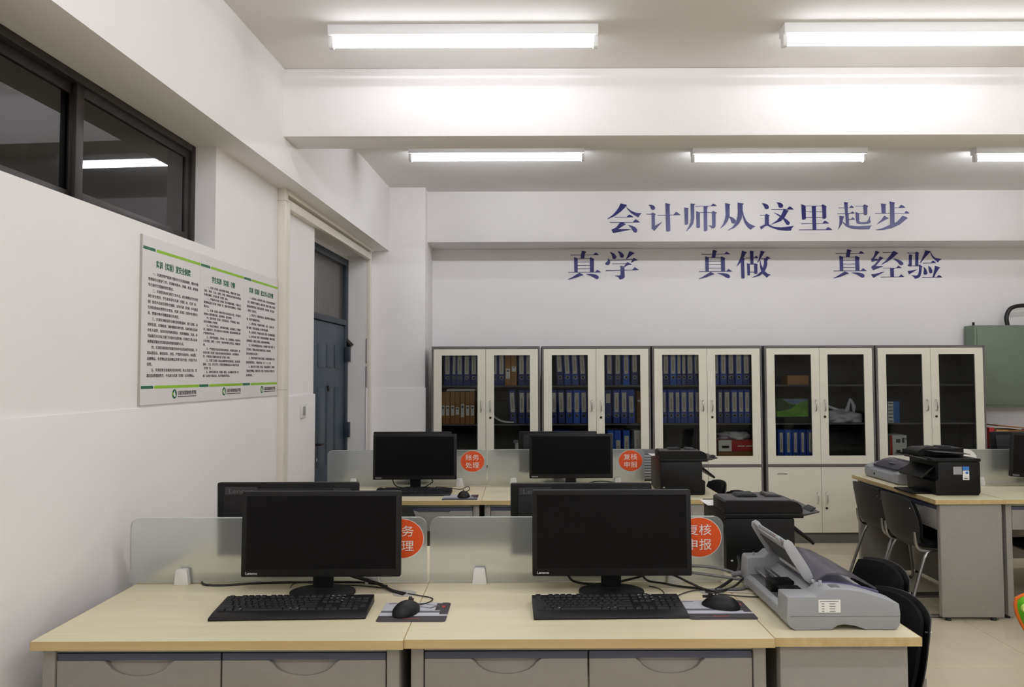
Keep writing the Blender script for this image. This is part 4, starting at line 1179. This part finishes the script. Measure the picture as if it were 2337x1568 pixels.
MB().prism([(-.144, .164), (-.10, .164), (-.03, .12), (.03, .11), (-.02, .075), (-.08, .06), (-.144, .05)], .0004, -.0012, 'Y').build('hill_print', 'picture_hill', pc)
pb = thing('plastic_bag', 'white plastic carrier bag with handles on the fourth cabinet middle shelf', 'bag', (pxx(1928), F + .11, SH['middle']))
g = MB(); bmesh.ops.create_icosphere(g.bm, subdivisions=4, radius=1.0)
for v in g.bm.verts:
    c = v.co
    k = 1 + .22 * (math.sin(5 * c.x + 1) * math.sin(4 * c.y) + .6 * math.sin(8 * c.z + 2) * math.sin(7 * c.x))
    v.co = (c.x * .17 * k, c.y * .09 * k, max(c.z * k, -.5) * .075 + .0375)
g.build('bag_body', 'bag_plastic', pb, ang=80)
MB().prism([(.02, .08), (.05, .15), (.075, .225), (.10, .215), (.135, .15), (.12, .07), (.105, .10), (.095, .175), (.085, .185), (.075, .13), (.06, .07)], -.012, .008, 'Y').build('bag_handle', 'bag_plastic', pb, bevel=.003)
MB().prism([(-.17, .15), (-.155, .185), (-.10, .155), (-.02, .125), (.03, .10), (.02, .085), (-.06, .11), (-.14, .145)], .01, .025, 'Y').build('bag_handle', 'bag_plastic', pb, bevel=.003)
for k in range(6):
    carton(2023, 2049.5, SH['middle'] + .0325 * k, SH['middle'] + .0325 * k + .0318, F + .002 * (k % 2), F + .12, 'box_blue', 'cartridge_box',
           'small blue and white box, %s from the bottom of the stack in rightmost cabinet' % ORD[k], 'box', (('white_end', 0, .46, 0, 1, 'paper_white'), ('print_line', .06, .4, .35, .6, 'pad_stripe')))
for k in range(2):
    carton(2026, 2064, SH['bottom'] + .06 + .1 * k, SH['bottom'] + .06 + .1 * k + .099, F, F + .2, 'paper_white', 'toner_box',
           'white toner box with red stripe, %s of two in the rightmost cabinet' % ('lower', 'upper')[k], 'box',
           (('red_stripe', 0, .14, 0, 1, 'box_red'), ('print_block', .36, .62, .3, .66, 'pad_stripe'), ('print_block', .72, .86, .3, .75, 'print_ink'), ('print_mark', .92, .97, .6, .75, 'print_ink')))
carton(2024, 2066, SH['bottom'], SH['bottom'] + .059, F, F + .22, 'kraft_dark', 'storage_box', 'brown box under the toner boxes in the rightmost cabinet', 'box')

# ================================================================== GREEN METER BOX ON THE BACK WALL, things beside the last cabinet
gb = thing('electrical_box', 'large pale green metal electrical box on the back wall at right', 'electrical box', (4.90, YW - .03, 1.21))
MB().box(-.46, .46, -.17, 0, 0, .80).build('box_body', 'meter_green', gb, bevel=.004)
MB().box(-.44, .44, -.178, -.17, .02, .78).build('box_door', 'meter_green', gb, bevel=.003)
MB().cyl((-.42, -.09, .80), (-.42, -.09, .835), .012).build('lug', 'iron', gb)
MB().tube([(-.08, -.09, .80), (-.09, -.09, .88), (-.06, -.09, .955), (.0, -.09, .99), (.12, -.09, 1.0), (.30, -.09, .97)], .02, 10, 5).build('conduit', 'cable_black', gb)
lc = thing('low_cabinet', 'low dark cabinet against the back wall right of the filing cabinets', 'cabinet', (4.86, 7.18, 0))
MB().box(-.55, .55, -.24, .24, .04, .84).build('body', 'dark_plastic', lc, bevel=.003)
MB().box(-.54, .54, -.23, .23, 0, .04).build('plinth', 'foot_black', lc)
for sx in (-1, 1):
    MB().box(sx * .275 - .265, sx * .275 + .265, -.252, -.24, .06, .82).build('door', 'dark_plastic', lc, bevel=.002)
def plain_box(x0, x1, y0, y1, z0, z1, m, name, label, cat='box'):
    t = thing(name, label, cat, ((x0 + x1) / 2, (y0 + y1) / 2, z0))
    w, d, h = x1 - x0, y1 - y0, z1 - z0
    MB().box(-w / 2, w / 2, -d / 2, d / 2, 0, h).build('box_body', m, t, bevel=.002, seg=1)
    MB().box(-w / 2, w / 2, -.02, .02, h, h + .0008).build('sealing_tape', 'kraft', t)
plain_box(4.375, 4.425, 7.0, 7.3, .841, 1.03, 'box_red', 'carton', 'dark red carton beside the rightmost filing cabinet', 'box')
plain_box(4.43, 4.545, 6.98, 7.2, .841, 1.012, 'kraft', 'carton', 'kraft carton on the low cabinet beside the red carton')
plain_box(4.55, 4.70, 7.0, 7.25, .841, 1.008, 'kraft_dark', 'carton', 'brown carton under the green electrical box')
cp2 = MB().box(-.15, .15, -.11, .11, 0, .012, M=Matrix.Rotation(.10, 4, 'Y')).build('cardboard_sheet', 'kraft_dark', loc=(4.60, 7.10, 1.03), bevel=.001)
tag(cp2, 'loose cardboard sheet lying on the cartons at right', 'cardboard')
rk = thing('red_bottle', 'small bottle with a red cap beside the cartons', 'bottle', (4.735, 7.05, .841))
MB().prism(ellipse(0, 0, .02, .02, 20), 0, .13, 'Z').build('bottle_body', 'paper_white', rk, bevel=.004)
MB().cyl((0, 0, .13), (0, 0, .17), .022).build('cap', 'box_red', rk)

# ================================================================== CHAIRS
def squircle(u, v, k=.55):
    return u * math.sqrt(1 - k * v * v / 2), v * math.sqrt(1 - k * u * u / 2)
def chair(x, y, rz, label):
    """sits facing local +y; root on the floor under the seat centre"""
    t = thing('stacking_chair', label, 'chair', (x, y, 0), rz, 'black chairs with tubular steel legs')
    W = .225
    def seat(u, v, s):
        a, b = squircle(u, v)
        e = 1 - max(abs(u), abs(v)) ** 6
        z = .437 + .012 * v * v * (1 if v < 0 else -1.2) + (s * (.006 + .016 * e))
        return (a * W, b * .21 + .01, z)
    MB().grid(seat, 16, 16).build('seat', 'cloth_black', t, ang=60)
    lean = .17
    def back(off, th, sc):
        def f(u, v, s):
            a, b = squircle(u, v, .5)
            e = 1 - max(abs(u), abs(v)) ** 8
            wd = W * sc * (1 + .0 * v) * (1 - .10 * max(0, -v) ** 2)
            zz = .582 + b * .168 * sc
            yy = -.205 - (zz - .43) * lean + .045 * (a * a) + off + s * (th * .35 + th * .65 * e) / 2
            if v < -.55: yy += .05 * ((-v - .55) / .45) ** 2
            return (a * wd, yy, zz)
        return f
    MB().grid(back(-.018, .012, 1.0), 16, 16).build('back_shell', 'shell_black', t, ang=60)
    MB().grid(back(.006, .034, .95), 16, 16).build('backrest', 'cloth_black', t, ang=60)
    for sx in (-1, 1):
        X = sx * (W - .035)
        bk = [(X, -.212, .53), (X, -.207, .47), (X, -.190, .428), (X, -.15, .412), (X, .0, .410), (X, .15, .412)]
        MB().tube(bk, .011, 8, 4).build('back_tube', 'steel_tube', t)
        leg = [(X, .14, .408), (X * 1.06, .175, .30), (X * 1.12, .205, .06), (X * 1.12, .195, .018), (X * 1.12, .15, .011), (X * 1.12, -.22, .011), (X * 1.12, -.265, .018), (X * 1.12, -.262, .06), (X * 1.05, -.16, .36), (X, -.12, .408)]
        MB().tube(leg, .011, 8, 3).build('leg_frame', 'steel_tube', t)
        MB().cyl((X, -.222, .68), (X, -.2415, .68), .0035, n=10).build('bolt', 'chrome', t)
    MB().tube([(-W + .035, -.02, .408), (W - .035, -.02, .408)], .010, 8).build('cross_bar', 'steel_tube', t)
    return t
RL = PI / 2       # faces -x
RR = -PI / 2      # faces +x
chair(1.28, 3.15, RL, 'black chair tucked in at the front end table, farther one beside the printer')
chair(1.115, 2.70, RL + .0, 'black chair nearest the viewer at the foreground end table')
chair(1.22, 5.56, RL, 'black chair behind the second row copier, farther one')
chair(1.22, 5.05, RL, 'black chair behind the second row copier, nearer one')
chair(2.735, 5.46, RR, 'black chair at the right end table, farther one with its back to us')
chair(2.715, 4.985, RR, 'black chair at the right end table, nearer one with its back to us')
chair(-.86, 4.80, 0, 'black chair pushed under the second row desk near the door')
chair(3.42, 4.86, 0, 'black chair pushed under the desk at the right edge')
chair(2.21, 2.80, RL, 'chair outside the right edge carrying a green cushion')

cu = thing('cushion', 'green cushion with orange piping at the right edge of the picture', 'cushion', (1.985, 2.80, .462))
def cush_out(a, b):
    return (a * (.125 + .065 * b) - .02 * b, .135 + b * .128 * (1 - .10 * a))
def cush(u, v, s):
    a, b = squircle(u, v, .8)
    e = 1 - max(abs(u), abs(v)) ** 4
    x, z = cush_out(a, b)
    return (x, s * (.004 + .04 * e), z)
MB().grid(cush, 18, 18).build('cushion_body', 'cushion_green', cu, ang=70)
edge = []
for k in range(48):
    tq = 2 * PI * k / 48
    c, s_ = math.cos(tq), math.sin(tq)
    m_ = max(abs(c), abs(s_)); u, v = c / m_, s_ / m_
    a, b = squircle(u, v, .8)
    x, z = cush_out(a * 1.01, b * 1.01)
    edge.append((x, 0, z))
MB().tube(edge + edge[:1], .0065, 8, caps=False).build('piping', 'cushion_orange', cu)
for (px, pz, r) in ((-.13, .215, .022), (-.085, .232, .018), (-.11, .19, .012)):
    MB().prism(ellipse(px, pz, r, r * .8, 16), -.022, -.034, 'Y').build('petal_patch', 'cushion_pale', cu)

# ================================================================== BLACK COPIERS (front at local +x, flat side at local -y)
def copier(x, y, rz, label, stickers=False, paper=True):
    t = thing('copier', label, 'printer', (x, y, .75), rz, 'black multifunction printers')
    d = .18
    pf = [(-.145, .004), (-.14, .0), (.125, .0), (.135, .006), (.138, .09), (.118, .10), (.118, .215), (-.155, .215), (-.155, .02)]
    MB().prism(pf, -d, d, 'Y').build('body', 'mfp_black', t, bevel=.004)
    lid = MB().box(-.160, .155, -d, d, .2165, .236).build('scanner_lid', 'mfp_black', t, bevel=.003)
    lp = [(-.160, .237), (.150, .237), (.152, .248), (.146, .266), (.132, .278), (.112, .284), (-.150, .286), (-.160, .280)]
    MB().prism(lp, -d, -.005, 'Y').build('document_feeder', 'mfp_black', lid, bevel=.0012, seg=1)
    MB().prism([(-.155, .2855), (-.148, .2885), (.105, .2865), (.112, .284)], -d + .006, -.012, 'Y').build('feeder_top', 'mfp_grey', lid, bevel=.001)
    MB().prism([(-.09, .2885), (-.08, .298), (-.01, .300), (.0, .2885)], -.10, -.02, 'Y').build('feeder_slot', 'foot_black', lid, bevel=.003)
    MB().prism([(.03, .287), (.035, .300), (.085, .296), (.105, .287)], -.09, -.02, 'Y').build('feeder_handle', 'mfp_grey', lid, bevel=.003)
    MB().prism([(-.13, .256), (-.13, .260), (.10, .276), (.10, .272)], -.005, .12, 'Y').build('feeder_tray', 'mfp_grey', lid, bevel=.0015)
    if paper:
        MB().box(-.182, -.05, .0, .14, .2365, .2375).build('paper_sheet', 'paper_white', lid)
    # control panel and fold-down front tray
    cpn = MB().prism([(.150, .220), (.222, .236), (.224, .242), (.150, .230)], -.17, .12, 'Y').build('control_panel', 'mfp_grey', t, bevel=.003)
    MB().prism([(.190, .2375), (.212, .247), (.216, .252), (.205, .249)], -.15, -.07, 'Y').build('screen_tab', 'mfp_black', cpn)
    MB().prism([(.115, .175), (.122, .187), (.215, .112), (.207, .10)], -.14, .14, 'Y').build('front_tray', 'mfp_black', t, bevel=.003)
    MB().box(-.137, -.129, -d - .0008, -d + .001, .048, .054).build('status_light', 'legend_white', t)
    if stickers:
        MB().box(-.035, .02, d - .0005, d + .0008, .135, .185).build('grey_label', 'printer_grey', t)
        wl_ = MB().box(-.082, -.04, d - .0005, d + .0008, .10, .186).build('white_label', 'paper_white', t)
        MB().box(-.082, -.04, d + .0005, d + .0012, .160, .186).build('blue_band', 'box_blue', wl_)
        MB().cyl((-.067, d + .0005, .146), (-.067, d + .0014, .146), .009, n=18).build('blue_dot', 'box_blue', wl_)
        MB().box(-.073, -.048, d + .0005, d + .0012, .107, .113).build('label_writing', 'print_ink', wl_)
        MB().box(.12, .26, -.12, .12, .001, .012).build('paper_drawer', 'mfp_black', t, bevel=.002)
    return t
copier(.965, 3.165, 0, 'black copier with open trays on the foreground end table behind the grey printer')
copier(1.062, 5.08, 0, 'black copier on the second row end table in front of the cabinets')
copier(2.815, 5.035, PI, 'black copier with blue and white label on the right end table', True, False)

tw = thing('computer_case', 'small dark louvred computer case behind the second row copier', 'computer', (1.0, 5.70, .75))
MB().box(-.10, .10, -.15, .15, .006, .205).build('case_shell', 'printer_grey_dark', tw, bevel=.003)
for k in range(9):
    MB().prism([(-.156, .02 + k * .02), (-.150, .016 + k * .02), (-.150, .030 + k * .02)], -.095, .095, 'X').build('louvre', 'printer_grey', tw)
for sx in (-.08, .08):
    MB().cyl((sx, 0, 0), (sx, 0, .008), .01).build('foot', 'foot_black', tw)

# ================================================================== GREY DOCUMENT PRINTERS
def doc_printer(loc, rz, label, opened):
    t = thing('document_printer', label, 'printer', loc, rz, 'grey flatbed document printers')
    near = [(0, .028), (.0024, .100), (.006, .1035), (.0925, .1025), (.1106, .1179), (.1227, .1247), (.1616, .1256), (.1956, .1232), (.2345, .1174), (.283, .1033),
            (.3195, .0911), (.3475, .0802), (.351, .05), (.349, .016), (.338, .002), (.244, .002), (.21, .0134), (.176, .0177), (.157, .0146), (.137, .002), (.0255, 0), (.0085, .011)]
    ck = MB().prism(near, 0, .085, 'Y').build('near_cheek', 'printer_grey', t, bevel=.006, seg=3)
    MB().box(.012, .3505, -.0006, .0004, .0425, .0437).build('seam', 'printer_grey_dark', ck)
    lb = MB().box(.098, .166, -.0010, .0003, .0547, .0935).build('rating_label', 'paper_white', ck)
    for k in range(5):
        zz = .089 - k * .0075
        MB().box(.103 if k == 0 else .108, .160 if k == 0 else .116, -.0014, -.0009, zz - .0012, zz + .0006).build('label_writing', 'label_ink', lb)
        if k: MB().box(.132, .150, -.0014, -.0009, zz - .0012, zz + .0006).build('label_writing', 'label_ink', lb)
    deck = [(.004, .02), (.004, .048), (.018, .056), (.085, .056), (.105, .070), (.125, .083), (.30, .083), (.345, .065), (.349, .018), (.338, .004), (.02, .004)]
    MB().prism(deck, .083, .432, 'Y').build('base', 'printer_grey', t, bevel=.003)
    far = [(.004, .01), (.010, .112), (.016, .119), (.07, .119), (.09, .136), (.125, .136), (.20, .122), (.30, .095), (.345, .075), (.349, .012), (.33, .002), (.02, .002)]
    fk = MB().prism(far, .43, .505, 'Y').build('far_cheek', 'printer_grey', t, bevel=.006, seg=3)
    MB().cyl((.045, .47, .118), (.045, .47, .130), .004, n=10).build('release_lever', 'chrome', fk)
    MB().box(.118, .128, .045, .050, .124, .140).build('lever', 'printer_grey_light', ck, bevel=.001)
    MB().box(.145, .175, .02, .05, .1252, .1262).build('button_row', 'printer_grey_dark', ck)
    MB().prism([(.128, .1255), (.16, .1275), (.235, .121), (.318, .099), (.318, .090), (.235, .112), (.16, .118)], .070, .088, 'Y').build('cover_rim', 'smoky_edge', t, bevel=.002)
    MB().prism([(.125, .128), (.16, .150), (.20, .152), (.25, .140), (.32, .104), (.318, .099), (.25, .134), (.20, .146), (.16, .144), (.13, .124)], .089, .455, 'Y').build('dust_cover', 'smoky_plastic', t)
    if not opened:
        MB().prism([(.015, .10), (.02, .112), (.12, .135), (.125, .125)], .09, .43, 'Y').build('front_cover', 'printer_grey_light', t, bevel=.003)
        MB().box(.06, .10, .35, .38, .119, .121).build('wordmark', 'printer_grey_dark', t)
        MB().prism(ellipse(.26, .28, .03, .05, 24), .128, .133, 'Z').build('recess', 'printer_grey_dark', t)
        MB().box(.3485, .3515, .15, .165, .03, .045).build('port', 'foot_black', t)
        return t
    for (xx, zz) in ((.040, .078), (.072, .082)):
        MB().cyl((xx, .08, zz), (xx, .435, zz), .0042, n=12).build('guide_rod', 'chrome', t)
    MB().box(.02, .10, .205, .262, .058, .094).build('print_head', 'mfp_black', t, bevel=.004)
    MB().box(.03, .096, .125, .170, .058, .092).build('ribbon_carrier', 'mfp_black', t, bevel=.004)
    MB().box(.022, .098, .086, .43, .0562, .0578).build('trough', 'printer_grey_dark', t)
    MB().prism([(.092, .078), (.120, .100), (.128, .098), (.104, .072)], .083, .43, 'Y').build('platen', 'printer_grey_light', t, bevel=.002)
    MB().cyl((.130, .10, .118), (.130, .42, .118), .008, n=14).build('roller', 'roller_white', t)
    # raised inner cover, leaning to the left
    h0 = Vector((.128, 0, .118)); h1 = Vector((.040, 0, .238))
    dr = (h1 - h0).normalized(); nn = Vector((dr.z, 0, -dr.x))
    def Q(a, b): p = h0 + dr * a + nn * b; return (p.x, p.z)
    L = (h1 - h0).length
    rc = MB().prism([Q(.012, 0), Q(L, 0), Q(L + .006, .006), Q(L, .012), Q(.012, .006)], .125, .455, 'Y').build('raised_cover', 'printer_grey', t, bevel=.0015)
    for k in range(8):
        MB().prism([Q(.02 + k * .011, -.004), Q(.026 + k * .011, -.004), Q(.026 + k * .011, .001), Q(.02 + k * .011, .001)], .13, .45, 'Y').build('rib', 'printer_grey_dark', rc)
    for y0 in (.118, .452):
        MB().prism([Q(-.005, -.012), Q(.02, -.020), Q(.09, -.016), Q(L - .005, -.010), Q(L + .006, .0), Q(L + .004, .016), Q(L - .01, .022), Q(.06, .018), Q(.03, .014), Q(-.004, .006)], y0, y0 + .008, 'Y').build('cover_end', 'printer_grey_light', rc, bevel=.002)
    MB().prism([Q(L - .032, -.006), Q(L - .004, -.006), Q(L - .004, .0), Q(L - .032, .0)], .17, .40, 'Y').build('paper_bail', 'printer_grey_light', rc, bevel=.0015)
    a_ = Q(L, .004)
    MB().cyl((a_[0], .126, a_[1]), (a_[0], .452, a_[1]), .0035, n=10).build('bail_rod', 'chrome', rc)
    for y0 in (.165, .385):
        MB().cyl((a_[0], y0, a_[1]), (a_[0], y0 + .035, a_[1]), .008, n=12).build('bail_sleeve', 'printer_grey_light', rc)
    MB().tube([(.0, .475, .05), (-.02, .478, .046), (-.035, .48, .044)], .010, 10, 3).build('power_plug', 'cable_grey', t)
    return t
doc_printer((.815, 2.328, .75), 0, 'grey document printer with its cover raised on the foreground end table', True)
doc_printer((3.005, 5.805, .75), PI, 'closed grey document printer behind the copier on the right end table', False)
